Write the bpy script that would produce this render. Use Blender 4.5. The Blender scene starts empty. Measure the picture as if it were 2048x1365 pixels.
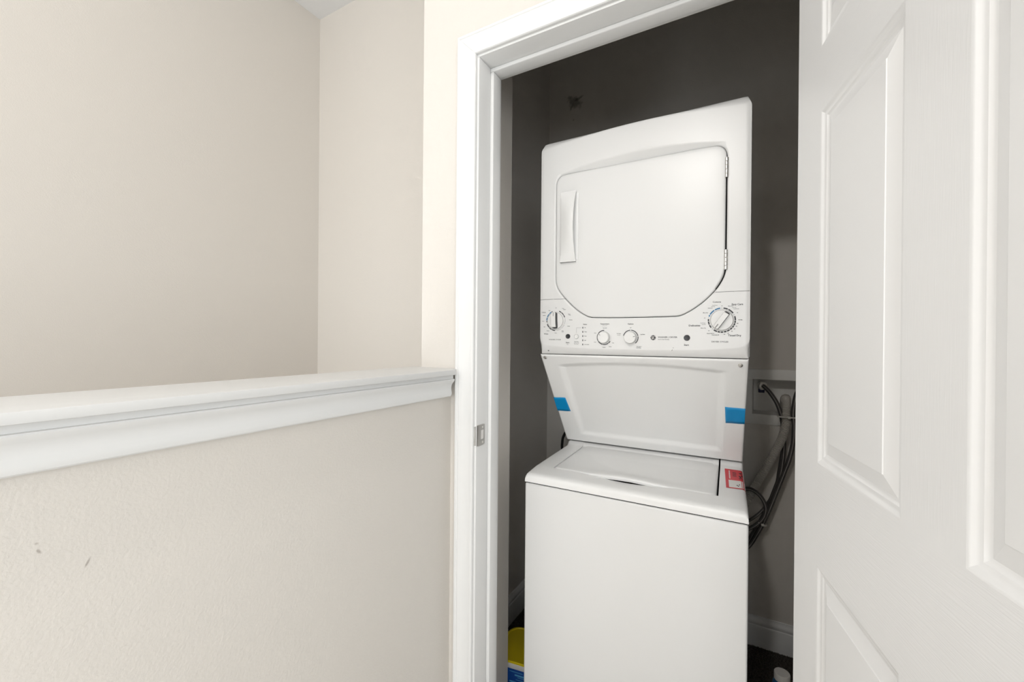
import bpy, bmesh, math, random
from mathutils import Vector, Matrix
random.seed(7)
PI = math.pi
scene = bpy.context.scene
COL = scene.collection

# ------------------------------------------------------------------ camera
CAM_H = 1.275
cam_d = bpy.data.cameras.new('camera')
cam = bpy.data.objects.new('camera', cam_d)
COL.objects.link(cam)
cam_d.sensor_fit = 'HORIZONTAL'
cam_d.sensor_width = 36.0
cam_d.lens = 36.0 * 838.09 / 2048.0
cam_d.clip_start = 0.02
yaw, pitch, roll = math.radians(29.2), math.radians(-0.12), math.radians(0.475)
fw = Vector((-math.sin(yaw) * math.cos(pitch), math.cos(yaw) * math.cos(pitch), math.sin(pitch)))
rt0 = Vector((math.cos(yaw), math.sin(yaw), 0))
up0 = rt0.cross(fw)
rt = rt0 * math.cos(roll) + up0 * math.sin(roll)
up = up0 * math.cos(roll) - rt0 * math.sin(roll)
mw = Matrix((rt, up, -fw)).transposed().to_4x4()
mw.translation = (0, 0, CAM_H)
cam.matrix_world = mw
scene.camera = cam

# ------------------------------------------------------------------ view, world, daylight
vs = scene.view_settings
vs.view_transform = 'Standard'
vs.look = 'None'
vs.gamma = 1.0
vs.use_curve_mapping = False
vs.exposure = 0.06
world = bpy.data.worlds.new('world')
scene.world = world
world.use_nodes = True
world.node_tree.nodes['Background'].inputs[0].default_value = (0.93, 0.96, 1.0, 1)
world.node_tree.nodes['Background'].inputs[1].default_value = 1.0


def area_light(name, loc, target, size, size_y, power, color):
    d = bpy.data.lights.new(name, 'AREA')
    d.shape = 'RECTANGLE'
    d.size = size
    d.size_y = size_y
    d.energy = power
    d.color = color
    o = bpy.data.objects.new(name, d)
    COL.objects.link(o)
    o.location = loc
    o.rotation_euler = (Vector(target) - Vector(loc)).to_track_quat('-Z', 'Y').to_euler()
    return o


# daylight through the hall and stair windows, plus two added fill lights
DAY = (0.925, 0.972, 1.0)
area_light('daylight_hall_window', (0.66, -2.60, 1.40), (0.66, 0, 1.35), 1.05, 1.50, 30, DAY)
area_light('daylight_stair_window', (-2.08, -1.10, 1.80), (0, -1.10, 1.7), 1.20, 1.10, 5.5, DAY)
area_light('added_fill_lower_stair', (-1.42, -2.60, -0.10), (-1.42, 0, 0.15), 0.90, 1.70, 28, DAY)  # added fill that brightens the stair walls and ceiling from below
area_light('added_fill_side', (1.40, -1.35, 1.40), (0, -1.35, 1.35), 1.50, 1.50, 29, DAY)  # added fill from the right for the half wall and stair wall


# ------------------------------------------------------------------ materials
def mat(name, col, rough=0.5, metal=0.0, spec=0.5, bump=None, emit=None, coat=0.0):
    m = bpy.data.materials.new(name)
    m.use_nodes = True
    nt = m.node_tree
    b = nt.nodes['Principled BSDF']
    b.inputs['Base Color'].default_value = (*col, 1)
    b.inputs['Roughness'].default_value = rough
    b.inputs['Metallic'].default_value = metal
    b.inputs['Specular IOR Level'].default_value = spec
    b.inputs['Coat Weight'].default_value = coat
    if emit:
        b.inputs['Emission Color'].default_value = (*emit[0], 1)
        b.inputs['Emission Strength'].default_value = emit[1]
    if bump:
        scale, strength, dist, stretch = bump
        tc = nt.nodes.new('ShaderNodeTexCoord')
        mp = nt.nodes.new('ShaderNodeMapping')
        mp.inputs['Scale'].default_value = stretch
        nz = nt.nodes.new('ShaderNodeTexNoise')
        nz.inputs['Scale'].default_value = scale
        nz.inputs['Detail'].default_value = 3
        bp = nt.nodes.new('ShaderNodeBump')
        bp.inputs['Strength'].default_value = strength
        bp.inputs['Distance'].default_value = dist
        nt.links.new(tc.outputs['Object'], mp.inputs['Vector'])
        nt.links.new(mp.outputs['Vector'], nz.inputs['Vector'])
        nt.links.new(nz.outputs['Fac'], bp.inputs['Height'])
        nt.links.new(bp.outputs['Normal'], b.inputs['Normal'])
    return m


def add_marks(m, marks):
    """scuffs and stains with a shape of their own: (centre, radii, colour, strength)"""
    nt = m.node_tree
    b = nt.nodes['Principled BSDF']
    tc = nt.nodes.new('ShaderNodeTexCoord')
    nz = nt.nodes.new('ShaderNodeTexNoise')
    nz.inputs['Scale'].default_value = 60
    nz.inputs['Detail'].default_value = 4
    nt.links.new(tc.outputs['Object'], nz.inputs['Vector'])
    prev = None
    base = tuple(b.inputs['Base Color'].default_value)
    for c, r, col, st, rot in marks:
        mp = nt.nodes.new('ShaderNodeMapping')
        mp.vector_type = 'TEXTURE'
        mp.inputs['Location'].default_value = c
        mp.inputs['Rotation'].default_value = rot
        mp.inputs['Scale'].default_value = r
        nt.links.new(tc.outputs['Object'], mp.inputs['Vector'])
        ln = nt.nodes.new('ShaderNodeVectorMath')
        ln.operation = 'LENGTH'
        nt.links.new(mp.outputs['Vector'], ln.inputs[0])
        ad = nt.nodes.new('ShaderNodeMath')
        ad.operation = 'MULTIPLY_ADD'
        nt.links.new(nz.outputs['Fac'], ad.inputs[0])
        ad.inputs[1].default_value = 1.6
        nt.links.new(ln.outputs['Value'], ad.inputs[2])
        mr = nt.nodes.new('ShaderNodeMapRange')
        mr.inputs['From Min'].default_value = 1.25
        mr.inputs['From Max'].default_value = 1.85
        mr.inputs['To Min'].default_value = st
        mr.inputs['To Max'].default_value = 0
        nt.links.new(ad.outputs[0], mr.inputs['Value'])
        mx = nt.nodes.new('ShaderNodeMix')
        mx.data_type = 'RGBA'
        mx.inputs[7].default_value = (*col, 1)
        if prev is None:
            mx.inputs[6].default_value = base
        else:
            nt.links.new(prev, mx.inputs[6])
        nt.links.new(mr.outputs['Result'], mx.inputs[0])
        prev = mx.outputs[2]
    nt.links.new(prev, b.inputs['Base Color'])


WALL_C = (0.675, 0.638, 0.590)
PEEL = (330, 0.22, 0.002, (1, 1, 1))
M = {}
M['wall'] = mat('greige_wall_paint', WALL_C, 0.55, bump=PEEL)
M['wall_half'] = mat('greige_wall_paint_scuffed', WALL_C, 0.5, bump=(230, 0.3, 0.0025, (1, 1, 1)))
add_marks(M['wall_half'], [
    ((-0.723, 0.159, 1.022), (0.02, 0.0022, 0.005), (0.20, 0.16, 0.13), 0.55, (0.5, 0, 0)),
    ((-0.723, 0.157, 1.032), (0.02, 0.003, 0.002), (0.25, 0.21, 0.18), 0.4, (0, 0, 0)),
    ((-0.723, 0.201, 0.990), (0.02, 0.0016, 0.008), (0.22, 0.18, 0.15), 0.55, (-0.45, 0, 0))])
M['wall_closet'] = mat('greige_closet_paint', WALL_C, 0.5, bump=PEEL)
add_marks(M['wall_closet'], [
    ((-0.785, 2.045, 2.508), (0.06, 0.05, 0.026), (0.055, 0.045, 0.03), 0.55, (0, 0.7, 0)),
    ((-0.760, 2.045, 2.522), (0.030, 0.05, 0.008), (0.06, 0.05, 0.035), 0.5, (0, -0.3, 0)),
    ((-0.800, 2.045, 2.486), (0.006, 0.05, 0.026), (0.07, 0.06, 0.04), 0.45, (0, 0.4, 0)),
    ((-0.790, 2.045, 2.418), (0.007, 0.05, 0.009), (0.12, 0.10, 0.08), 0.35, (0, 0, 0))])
M['ceiling'] = mat('ceiling_white', (0.80, 0.80, 0.80), 0.8, bump=(160, 0.2, 0.002, (1, 1, 1)))
M['trim'] = mat('trim_white', (0.755, 0.754, 0.745), 0.42, spec=0.4)
M['door_v'] = mat('door_white_upright_grain', (0.88, 0.88, 0.88), 0.36, bump=(90, 0.22, 0.0009, (6, 6, 0.25)))
M['door_h'] = mat('door_white_level_grain', (0.88, 0.88, 0.88), 0.36, bump=(90, 0.30, 0.0012, (0.22, 6, 6)))
M['door_p'] = mat('door_white_panel', (0.88, 0.88, 0.88), 0.34)
M['enamel'] = mat('white_enamel', (0.79, 0.787, 0.778), 0.30)
M['plastic'] = mat('white_plastic', (0.885, 0.882, 0.872), 0.36)
M['knob'] = mat('knob_white', (0.82, 0.815, 0.80), 0.3)
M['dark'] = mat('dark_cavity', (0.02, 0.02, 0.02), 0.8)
M['print'] = mat('print_dark_grey', (0.045, 0.047, 0.05), 0.6)
M['print_l'] = mat('print_mid_grey', (0.13, 0.13, 0.135), 0.6)
M['print_blue'] = mat('print_blue', (0.035, 0.17, 0.34), 0.6)
M['btn'] = mat('button_charcoal', (0.03, 0.031, 0.034), 0.4)
M['steel'] = mat('satin_nickel', (0.56, 0.55, 0.53), 0.32, metal=1.0)
M['zinc'] = mat('bright_zinc', (0.72, 0.71, 0.69), 0.28, metal=1.0)
M['tape'] = mat('blue_tape', (0.0, 0.27, 0.60), 0.38)
M['red'] = mat('label_red', (0.66, 0.035, 0.05), 0.4)
M['paper'] = mat('label_white', (0.82, 0.80, 0.77), 0.5)
M['corr'] = mat('hose_grey', (0.52, 0.49, 0.45), 0.4)
M['hose'] = mat('hose_black', (0.060, 0.057, 0.054), 0.30)
M['hose_line'] = mat('hose_stripe', (0.34, 0.32, 0.30), 0.35)
M['box'] = mat('outlet_box_plastic', (0.84, 0.83, 0.80), 0.45)
M['tie'] = mat('nylon_tie', (0.62, 0.60, 0.55), 0.4)
M['blue_valve'] = mat('valve_blue', (0.01, 0.018, 0.09), 0.4)
M['yellow'] = mat('lid_yellow', (0.78, 0.60, 0.004), 0.38)
M['tub_blue'] = mat('tub_blue', (0.008, 0.07, 0.32), 0.35)
M['tub_print'] = mat('tub_print', (0.10, 0.36, 0.62), 0.5)
M['white_pl'] = mat('collar_white', (0.78, 0.76, 0.72), 0.4)
M['bot_blue'] = mat('bottle_blue', (0.012, 0.09, 0.22), 0.35)
M['black'] = mat('cord_black', (0.012, 0.012, 0.012), 0.45)
M['glass'] = mat('frosted_shade', (0.9, 0.88, 0.84), 0.4, emit=((1.0, 0.95, 0.88), 3.0))
cp = mat('carpet_brown_grey', (0.10, 0.087, 0.075), 0.95, spec=0.1, bump=(420, 1.0, 0.006, (1, 1, 1)))
nt = cp.node_tree
tcn = nt.nodes.new('ShaderNodeTexCoord')
n2 = nt.nodes.new('ShaderNodeTexNoise')
n2.inputs['Scale'].default_value = 260
n2.inputs['Detail'].default_value = 5
rmp = nt.nodes.new('ShaderNodeValToRGB')
rmp.color_ramp.elements[0].position = 0.35
rmp.color_ramp.elements[0].color = (0.045, 0.038, 0.032, 1)
rmp.color_ramp.elements[1].position = 0.68
rmp.color_ramp.elements[1].color = (0.19, 0.165, 0.14, 1)
nt.links.new(tcn.outputs['Object'], n2.inputs['Vector'])
nt.links.new(n2.outputs['Fac'], rmp.inputs['Fac'])
nt.links.new(rmp.outputs['Color'], nt.nodes['Principled BSDF'].inputs['Base Color'])
M['carpet'] = cp
M['hall_floor'] = mat('hall_floor_pale', (0.56, 0.52, 0.47), 0.55, bump=(200, 0.3, 0.002, (1, 1, 1)))

# ------------------------------------------------------------------ helpers
ORG = {}


def empty(name, loc, rotz=0.0):
    o = bpy.data.objects.new(name, None)
    o.empty_display_size = 0.05
    COL.objects.link(o)
    o.location = loc
    o.rotation_euler = (0, 0, rotz)
    ORG[o.name] = Vector(loc)
    return o


def tag(o, label=None, cat=None, group=None, kind=None):
    if label:
        o['label'] = label
    if cat:
        o['category'] = cat
    if group:
        o['group'] = group
    if kind:
        o['kind'] = kind
    return o


def mk(name, verts, faces, material, parent=None, smooth=None, bevel=0.0, seg=2, fix=True, local=False, mats=None, mat_idx=None):
    """one mesh object; coordinates are world metres unless local"""
    off = Vector((0, 0, 0)) if (parent is None or local) else ORG[parent.name]
    me = bpy.data.meshes.new(name)
    me.from_pydata([tuple(Vector(v) - off) for v in verts], [], [tuple(f) for f in faces])
    if mats:
        for m in mats:
            me.materials.append(m)
    else:
        me.materials.append(material)
    if mat_idx:
        me.polygons.foreach_set('material_index', mat_idx)
    if fix or bevel:
        bm = bmesh.new()
        bm.from_mesh(me)
        bmesh.ops.remove_doubles(bm, verts=bm.verts, dist=1e-6)
        if fix:
            bmesh.ops.recalc_face_normals(bm, faces=bm.faces)
        if bevel:
            es = [e for e in bm.edges if len(e.link_faces) == 2 and e.calc_face_angle(0) > math.radians(28)]
            bmesh.ops.bevel(bm, geom=es, offset=bevel, segments=seg, profile=0.5, affect='EDGES', clamp_overlap=True)
        bm.to_mesh(me)
        bm.free()
    if smooth is not None:
        me.shade_smooth()
        me.set_sharp_from_angle(angle=math.radians(smooth))
    o = bpy.data.objects.new(name, me)
    COL.objects.link(o)
    if parent is not None:
        o.parent = parent
        ORG[o.name] = ORG[parent.name]
    else:
        ORG[o.name] = Vector((0, 0, 0))
    return o


def boxg(x0, x1, y0, y1, z0, z1):
    v = [(x, y, z) for z in (z0, z1) for y in (y0, y1) for x in (x0, x1)]
    f = [(0, 2, 3, 1), (4, 5, 7, 6), (0, 1, 5, 4), (2, 6, 7, 3), (0, 4, 6, 2), (1, 3, 7, 5)]
    return v, f


def join(*gs):
    V, F = [], []
    for v, f in gs:
        n = len(V)
        V += list(v)
        F += [tuple(i + n for i in q) for q in f]
    return V, F


def box(name, x0, x1, y0, y1, z0, z1, m, parent=None, bevel=0.0, **k):
    v, f = boxg(x0, x1, y0, y1, z0, z1)
    return mk(name, v, f, m, parent, bevel=bevel, smooth=40 if bevel else None, **k)


def prism(poly, axis, a0, a1):
    """polygon extruded along an axis: poly holds the two other coordinates in order"""
    n = len(poly)
    V = []
    for a in (a0, a1):
        for p, q in poly:
            V.append({'x': (a, p, q), 'y': (p, a, q), 'z': (p, q, a)}[axis])
    F = [tuple(range(n)), tuple(range(2 * n - 1, n - 1, -1))]
    for i in range(n):
        j = (i + 1) % n
        F.append((i, j, n + j, n + i))
    return V, F


def catmull(pts, n=10):
    P = [Vector(p) for p in pts]
    P = [P[0] * 2 - P[1]] + P + [P[-1] * 2 - P[-2]]
    out = []
    for i in range(1, len(P) - 2):
        a, b, c, d = P[i - 1:i + 3]
        for k in range(n):
            t = k / n
            out.append(0.5 * ((2 * b) + (c - a) * t + (2 * a - 5 * b + 4 * c - d) * t * t + (3 * b - a - 3 * c + d) * t ** 3))
    out.append(P[-2])
    return out


def tubeg(path, rad, seg=12, cap=True):
    """rad: number or function of index"""
    n = len(path)
    V, F = [], []
    ref = Vector((0, 1, 0))
    for i, p in enumerate(path):
        t = (path[min(i + 1, n - 1)] - path[max(i - 1, 0)]).normalized()
        if abs(t.dot(ref)) > 0.95:
            u = t.cross(Vector((1, 0, 0))).normalized()
        else:
            u = t.cross(ref).normalized()
        w = t.cross(u)
        r = rad(i) if callable(rad) else rad
        for k in range(seg):
            a = 2 * PI * k / seg
            V.append(p + u * (r * math.cos(a)) + w * (r * math.sin(a)))
    for i in range(n - 1):
        for k in range(seg):
            k2 = (k + 1) % seg
            F.append((i * seg + k, i * seg + k2, (i + 1) * seg + k2, (i + 1) * seg + k))
    if cap:
        F.append(tuple(range(seg - 1, -1, -1)))
        F.append(tuple((n - 1) * seg + k for k in range(seg)))
    return V, F


def lathe(prof, c, axis='z', seg=40, cap=True):
    """prof: (radius, height) pairs; the axis runs through c. axis 'y' points to the viewer (-Y)"""
    V, F = [], []
    for r, h in prof:
        for k in range(seg):
            a = 2 * PI * k / seg
            p, q = r * math.cos(a), r * math.sin(a)
            V.append({'z': (c[0] + p, c[1] + q, c[2] + h), 'y': (c[0] + p, c[1] - h, c[2] + q), 'x': (c[0] + h, c[1] + p, c[2] + q)}[axis])
    for i in range(len(prof) - 1):
        for k in range(seg):
            k2 = (k + 1) % seg
            F.append((i * seg + k, i * seg + k2, (i + 1) * seg + k2, (i + 1) * seg + k))
    if cap:
        F.append(tuple(range(seg - 1, -1, -1)))
        n = len(prof) - 1
        F.append(tuple(n * seg + k for k in range(seg)))
    return V, F


def sstep(a, b, x):
    t = min(1, max(0, (x - a) / (b - a)))
    return t * t * (3 - 2 * t)


def sheet(name, xs, ys, fn, material, parent, skip=None, smooth=40, mid=None):
    V = [fn(x, y) for y in ys for x in xs]
    nx = len(xs)
    F = []
    for j in range(len(ys) - 1):
        for i in range(nx - 1):
            if skip and skip((xs[i] + xs[i + 1]) / 2, (ys[j] + ys[j + 1]) / 2):
                continue
            F.append((j * nx + i, j * nx + i + 1, (j + 1) * nx + i + 1, (j + 1) * nx + i))
    return V, F


def lin(a, b, n):
    return [a + (b - a) * i / n for i in range(n + 1)]


# ------------------------------------------------------------------ the setting
CEIL = 3.0
WY = 0.945            # hall face of the wall with the closet door
JL, JR, JT = -0.636, 0.119, 2.041
XC0, XC1, YB = -0.925, 0.36, 2.045    # closet inside
XS, YS = -2.026, 1.468                # stairwell corner
HX0, HX1, HY = -0.832, 1.35, -2.55


def struct(o, label, cat='wall'):
    return tag(o, label, cat, kind='structure')


v, f = join(boxg(-0.723, HX1, HY - 0.1, WY, -0.06, 0.0))
struct(mk('floor', v, f, M['hall_floor']), 'pale hall floor in front of the closet', 'floor')
box_floor = box('floor_closet', XC0 - 0.02, XC1 + 0.02, WY, YB + 0.02, -0.06, 0.0, M['carpet'])
struct(box_floor, 'dark brown-grey carpet inside the closet under the washer', 'floor')
struct(box('floor_stair', XS, HX0, HY - 0.1, YS, -1.5, -1.42, M['hall_floor']), 'pale lower landing down in the stairwell', 'floor')
struct(box('ceiling', XS - 0.1, HX1 + 0.1, HY - 0.1, YB + 0.12, CEIL, CEIL + 0.08, M['ceiling']), 'white ceiling above the stairwell corner', 'ceiling')

# wall with the closet door, hall side, with the opening
v, f = join(boxg(HX0, JL - 0.018, WY, 1.06, 0, CEIL), boxg(JR + 0.018, HX1, WY, 1.06, 0, CEIL),
            boxg(JL - 0.018, JR + 0.018, WY, 1.06, JT + 0.018, CEIL),
            boxg(HX0, -0.72, 1.06, 1.277, 0, CEIL))
struct(mk('wall_front', v, f, M['wall'], fix=False), 'greige wall that holds the white cased closet opening')
v, f = join(boxg(-1.01, XC0, 1.16, YB + 0.12, -1.5, CEIL), boxg(XC0, HX0, 1.16, 1.277, -1.5, CEIL))
struct(mk('wall_closet_left', v, f, M['wall_closet'], fix=False), 'shaded side wall inside the closet, left of the washer')
# closet back wall with the recess for the outlet box
BX0, BX1, BZ0, BZ1 = 0.024, 0.236, 0.972, 1.120
v, f = join(boxg(-1.01, BX0, YB, YB + 0.12, 0, CEIL), boxg(BX1, XC1 + 0.1, YB, YB + 0.12, 0, CEIL),
            boxg(BX0, BX1, YB, YB + 0.12, 0, BZ0), boxg(BX0, BX1, YB, YB + 0.12, BZ1, CEIL))
struct(mk('wall_closet_back', v, f, M['wall_closet'], fix=False), 'dark shaded wall behind the stacked washer and dryer')
struct(box('wall_closet_right', XC1, XC1 + 0.1, 1.06, YB, 0, CEIL, M['wall_closet']), 'side wall inside the closet, hidden behind the open door')
struct(box('wall_stair_end', XS, -1.01, YS, YS + 0.1, -1.5, CEIL, M['wall']), 'greige end wall of the stairwell, between corner and closet wall')
WC = (-2.15, -0.55, 0.60, 2.20)  # opening of the unseen side window, added to let fill light in
v, f = join(boxg(HX1, HX1 + 0.1, HY - 0.1, WC[0], 0, CEIL), boxg(HX1, HX1 + 0.1, WC[1], 1.06, 0, CEIL),
            boxg(HX1, HX1 + 0.1, WC[0], WC[1], 0, WC[2]), boxg(HX1, HX1 + 0.1, WC[0], WC[1], WC[3], CEIL))
struct(mk('wall_right', v, f, M['wall'], fix=False), 'greige hall wall with an added window, to the right of the open door')
# wall behind the camera with its window
WA = (0.10, 1.22, 0.60, 2.20)
WD = (-1.90, -0.95, -1.0, 0.80)  # opening of the unseen low window, added to brighten the stairwell
WB = (-1.75, -0.45, 1.20, 2.40)
v, f = join(boxg(XS, WD[0], HY - 0.1, HY, -1.5, CEIL), boxg(WD[1], WA[0], HY - 0.1, HY, -1.5, CEIL), boxg(WD[0], WD[1], HY - 0.1, HY, -1.5, WD[2]), boxg(WD[0], WD[1], HY - 0.1, HY, WD[3], CEIL), boxg(WA[0], WA[1], HY - 0.1, HY, -1.5, WA[2]), boxg(WA[0], WA[1], HY - 0.1, HY, WA[3], CEIL),
            boxg(WA[1], HX1, HY - 0.1, HY, -1.5, CEIL))
struct(mk('wall_back', v, f, M['wall'], fix=False), 'greige end wall with a hall window and an added low stair window, opposite the closet')

v, f = join(boxg(XS - 0.1, XS, HY - 0.1, WB[0], -1.5, CEIL), boxg(XS - 0.1, XS, WB[1], YS + 0.1, -1.5, CEIL),
            boxg(XS - 0.1, XS, WB[0], WB[1], -1.5, WB[2]), boxg(XS - 0.1, XS, WB[0], WB[1], WB[3], CEIL))
struct(mk('wall_left', v, f, M['wall'], fix=False), 'tall greige stairwell wall at the far left')


def window(n, along, fixed, sgn, a, b, c, d, lab):
    # along: axis the window runs along; fixed: wall face; sgn: outward direction
    r = empty('window_%d' % n, ((a + b) / 2, fixed, c) if along == 'x' else (fixed, (a + b) / 2, c))  # window_3 and window_4 are added, unseen windows for the fill lights
    struct(r, lab, 'window')
    t = 0.05
    lo, hi = sorted((fixed - sgn * 0.01, fixed + sgn * 0.05))
    for p, q, z0, z1 in ((a, a + t, c, d), (b - t, b, c, d), (a + t, b - t, c, c + t), (a + t, b - t, d - t, d)):
        g = boxg(p, q, lo, hi, z0, z1) if along == 'x' else boxg(lo, hi, p, q, z0, z1)
        mk('frame', *g, M['trim'], r, bevel=0.003, smooth=40)


window(1, 'x', HY, -1, *WA, 'white window frame in the hall wall opposite the closet, behind the viewer')
window(4, 'x', HY, -1, *WD, 'white frame of an added, unseen window low down at the foot of the stairwell')
window(2, 'y', XS, -1, *WB, 'white window frame in the tall stairwell wall')
window(3, 'y', HX1, 1, *WC, 'white frame of an added, unseen window in the hall wall beside the open door')

# half wall with moulded cap
struct(box('wall_half', HX0, -0.723, HY, WY, -1.5, 1.180, M['wall_half']), 'greige half wall below the white cap along the stairwell')
capr = empty('trim_1', (-0.77, -0.8, 1.18))
struct(capr, 'white ledge cap with moulding on top of the half wall', 'trim')
cx0, cx1 = -0.858, -0.677
poly = [(cx0, HY), (cx1, HY), (cx1, 0.909), (-0.6915, 0.909), (-0.6915, WY), (cx0, WY)]
v, f = prism(poly, 'z', 1.1805, 1.1945)
mk('cap', v, f, M['trim'], capr, bevel=0.0015, smooth=40)
prof = [(0.0, 1.1804), (0.024, 1.1804), (0.024, 1.1685), (0.0285, 1.1678), (0.0295, 1.1655), (0.028, 1.162), (0.0235, 1.157), (0.0195, 1.151), (0.0180, 1.144),
        (0.0182, 1.138), (0.0195, 1.131), (0.0195, 1.126), (0.0175, 1.121), (0.014, 1.1185), (0.0, 1.1185)]
v, f = prism([(-0.723 + d, z) for d, z in prof], 'y', HY, 0.9225)
mk('moulding', v, f, M['trim'], capr, smooth=32)
v, f = prism([(HX0 - d, z) for d, z in prof], 'y', HY, WY)
mk('moulding', v, f, M['trim'], capr, smooth=32)

# door frame: jambs, stops, mitred casing, strike plate
fr = empty('trim_2', ((JL + JR) / 2, 1.0, 0))
struct(fr, 'white moulded door frame around the closet opening', 'door frame')
JY0, JY1 = WY - 0.001, 1.061
box('jamb', JL - 0.018, JL, JY0, JY1, 0, JT, M['trim'], fr, bevel=0.0012)
box('jamb', JR, JR + 0.018, JY0, JY1, 0, JT, M['trim'], fr, bevel=0.0012)
box('jamb', JL - 0.018, JR + 0.018, JY0, JY1, JT, JT + 0.018, M['trim'], fr, bevel=0.0012)
SY0, SY1, ST = 1.0, 1.040, 0.011
box('stop', JL, JL + ST, SY0, SY1, 0, JT - ST, M['trim'], fr, bevel=0.003, seg=3)
box('stop', JR - ST, JR, SY0, SY1, 0, JT - ST, M['trim'], fr, bevel=0.003, seg=3)
box('stop', JL, JR, SY0, SY1, JT - ST, JT, M['trim'], fr, bevel=0.003, seg=3)
cprof = [(0.0, 0.0), (0.0, 0.0085), (0.0018, 0.0112), (0.005, 0.0122), (0.0075, 0.0120), (0.0085, 0.0098), (0.013, 0.0096), (0.024, 0.0105), (0.033, 0.0128),
         (0.040, 0.0152), (0.0445, 0.0160), (0.0462, 0.0148), (0.0478, 0.0150), (0.0495, 0.0170), (0.0545, 0.0172), (0.0565, 0.0160), (0.0572, 0.0130), (0.0572, 0.0)]
R0 = 0.0055   # reveal


def casing(side):
    V = []
    n = len(cprof)
    for end in (0, 1):
        for w, t in cprof:
            y = WY - t
            if side == 'l':
                x = JL - R0 - w
                V.append((x, y, 0.0 if end == 0 else JT + R0 + w - 0.00025))
            elif side == 'r':
                x = JR + R0 + w
                V.append((x, y, 0.0 if end == 0 else JT + R0 + w - 0.00025))
            else:
                z = JT + R0 + w
                V.append((JL - R0 - w + 0.00025 if end == 0 else JR + R0 + w - 0.00025, y, z))
    F = [tuple(range(n)), tuple(range(2 * n - 1, n - 1, -1))]
    for i in range(n):
        j = (i + 1) % n
        F.append((i, j, n + j, n + i))
    return V, F


for s in 'lrt':
    mk('casing', *casing(s), M['trim'], fr, smooth=30)

# strike plate with a rolled lip round the jamb edge
pts = []
sz0, sz1 = 0.9845, 1.0425
zc = (sz0 + sz1) / 2
ys_ = [0.9365, 0.9385, 0.942, 0.946, 0.950, 0.956, 0.964, 0.972, 0.980, 0.983]


def strike_pt(y, q, th):
    x = JL + 0.0002 + th
    half = (sz1 - sz0) / 2
    if y < 0.952:
        k = (0.952 - y) / 0.0155
        x -= 0.0125 * k * k * 0.9
        half *= (1 - 0.34 * k ** 2)
    if y > 0.976:
        half *= 1 - 0.10 * ((y - 0.976) / 0.007) ** 2
    return (x, y, zc + half * q)


qs = [-1, -0.45, 0.45, 1]
V, F = [], []
for th in (0.0, 0.0016):
    for y in ys_:
        for q in qs:
            V.append(strike_pt(y, q, th))
ny, nq = len(ys_), 4
hole = lambda j, i: i == 1 and ys_[j] >= 0.963 and ys_[j + 1] <= 0.981
for L in (0, 1):
    for j in range(ny - 1):
        for i in range(nq - 1):
            if hole(j, i):
                continue
            a = L * ny * nq + j * nq + i
            F.append((a, a + 1, a + nq + 1, a + nq))
for j in range(ny - 1):
    for i in (0, nq - 1):
        a = j * nq + i
        F.append((a, a + nq, a + nq + ny * nq, a + ny * nq))
for i in range(nq - 1):
    for j in (0, ny - 1):
        a = j * nq + i
        F.append((a, a + 1, a + 1 + ny * nq, a + ny * nq))
sp = mk('strike_plate', V, F, M['steel'], fr, smooth=40)
tag(sp, 'brushed nickel strike plate on the left jamb')
for dz in (-0.0205, 0.0205):
    v, f = lathe([(0.0035, 0), (0.0033, 0.0008), (0.0018, 0.0011)], (JL + 0.0018, 0.973, zc + dz), 'x', 14)
    mk('screw', v, f, M['zinc'], sp, smooth=40)
box('latch_hole', JL + 0.0001, JL + 0.0006, 0.964, 0.9803, zc - 0.013, zc + 0.013, M['paper'], sp)

# skirting in the closet
bprof = [(0, 0), (0.014, 0), (0.014, 0.082), (0.0125, 0.087), (0.0095, 0.089), (0.0095, 0.092), (0.0115, 0.097), (0.0115, 0.103), (0.0085, 0.110), (0.005, 0.117), (0.0045, 0.1225), (0, 0.1235)]
v, f = prism([(YB - d, z) for d, z in bprof], 'x', XC0, XC1)
struct(mk('baseboard_back', v, f, M['trim'], smooth=30), 'white moulded baseboard along the closet back wall', 'baseboard')
v, f = prism([(XC0 + d, z) for d, z in bprof], 'y', 1.277, YB)
struct(mk('baseboard_left', v, f, M['trim'], smooth=30), 'white moulded baseboard along the closet side wall', 'baseboard')

# ------------------------------------------------------------------ open six-panel door
TH = math.radians(11.4)
door = empty('door_1', (0.081, 0.935, 0.012), -(PI / 2 - TH))
struct(door, 'white six-panel door swung open on the right', 'door')
DW, DT, DH = 0.752, 0.034, 2.018
cols = [(0.105, 0.338), (0.436, 0.648)]
rows = [(0.235, 0.904), (1.069, 1.637), (1.739, 1.905)]
xb = sorted({0, DW, *[c for p in cols for c in p]})
zb = sorted({0, DH, *[c for p in rows for c in p]})
V, F, MI = [], [], []


def quad(pts, mi):
    n = len(V)
    V.extend(pts)
    F.append((n, n + 1, n + 2, n + 3))
    MI.append(mi)


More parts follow.
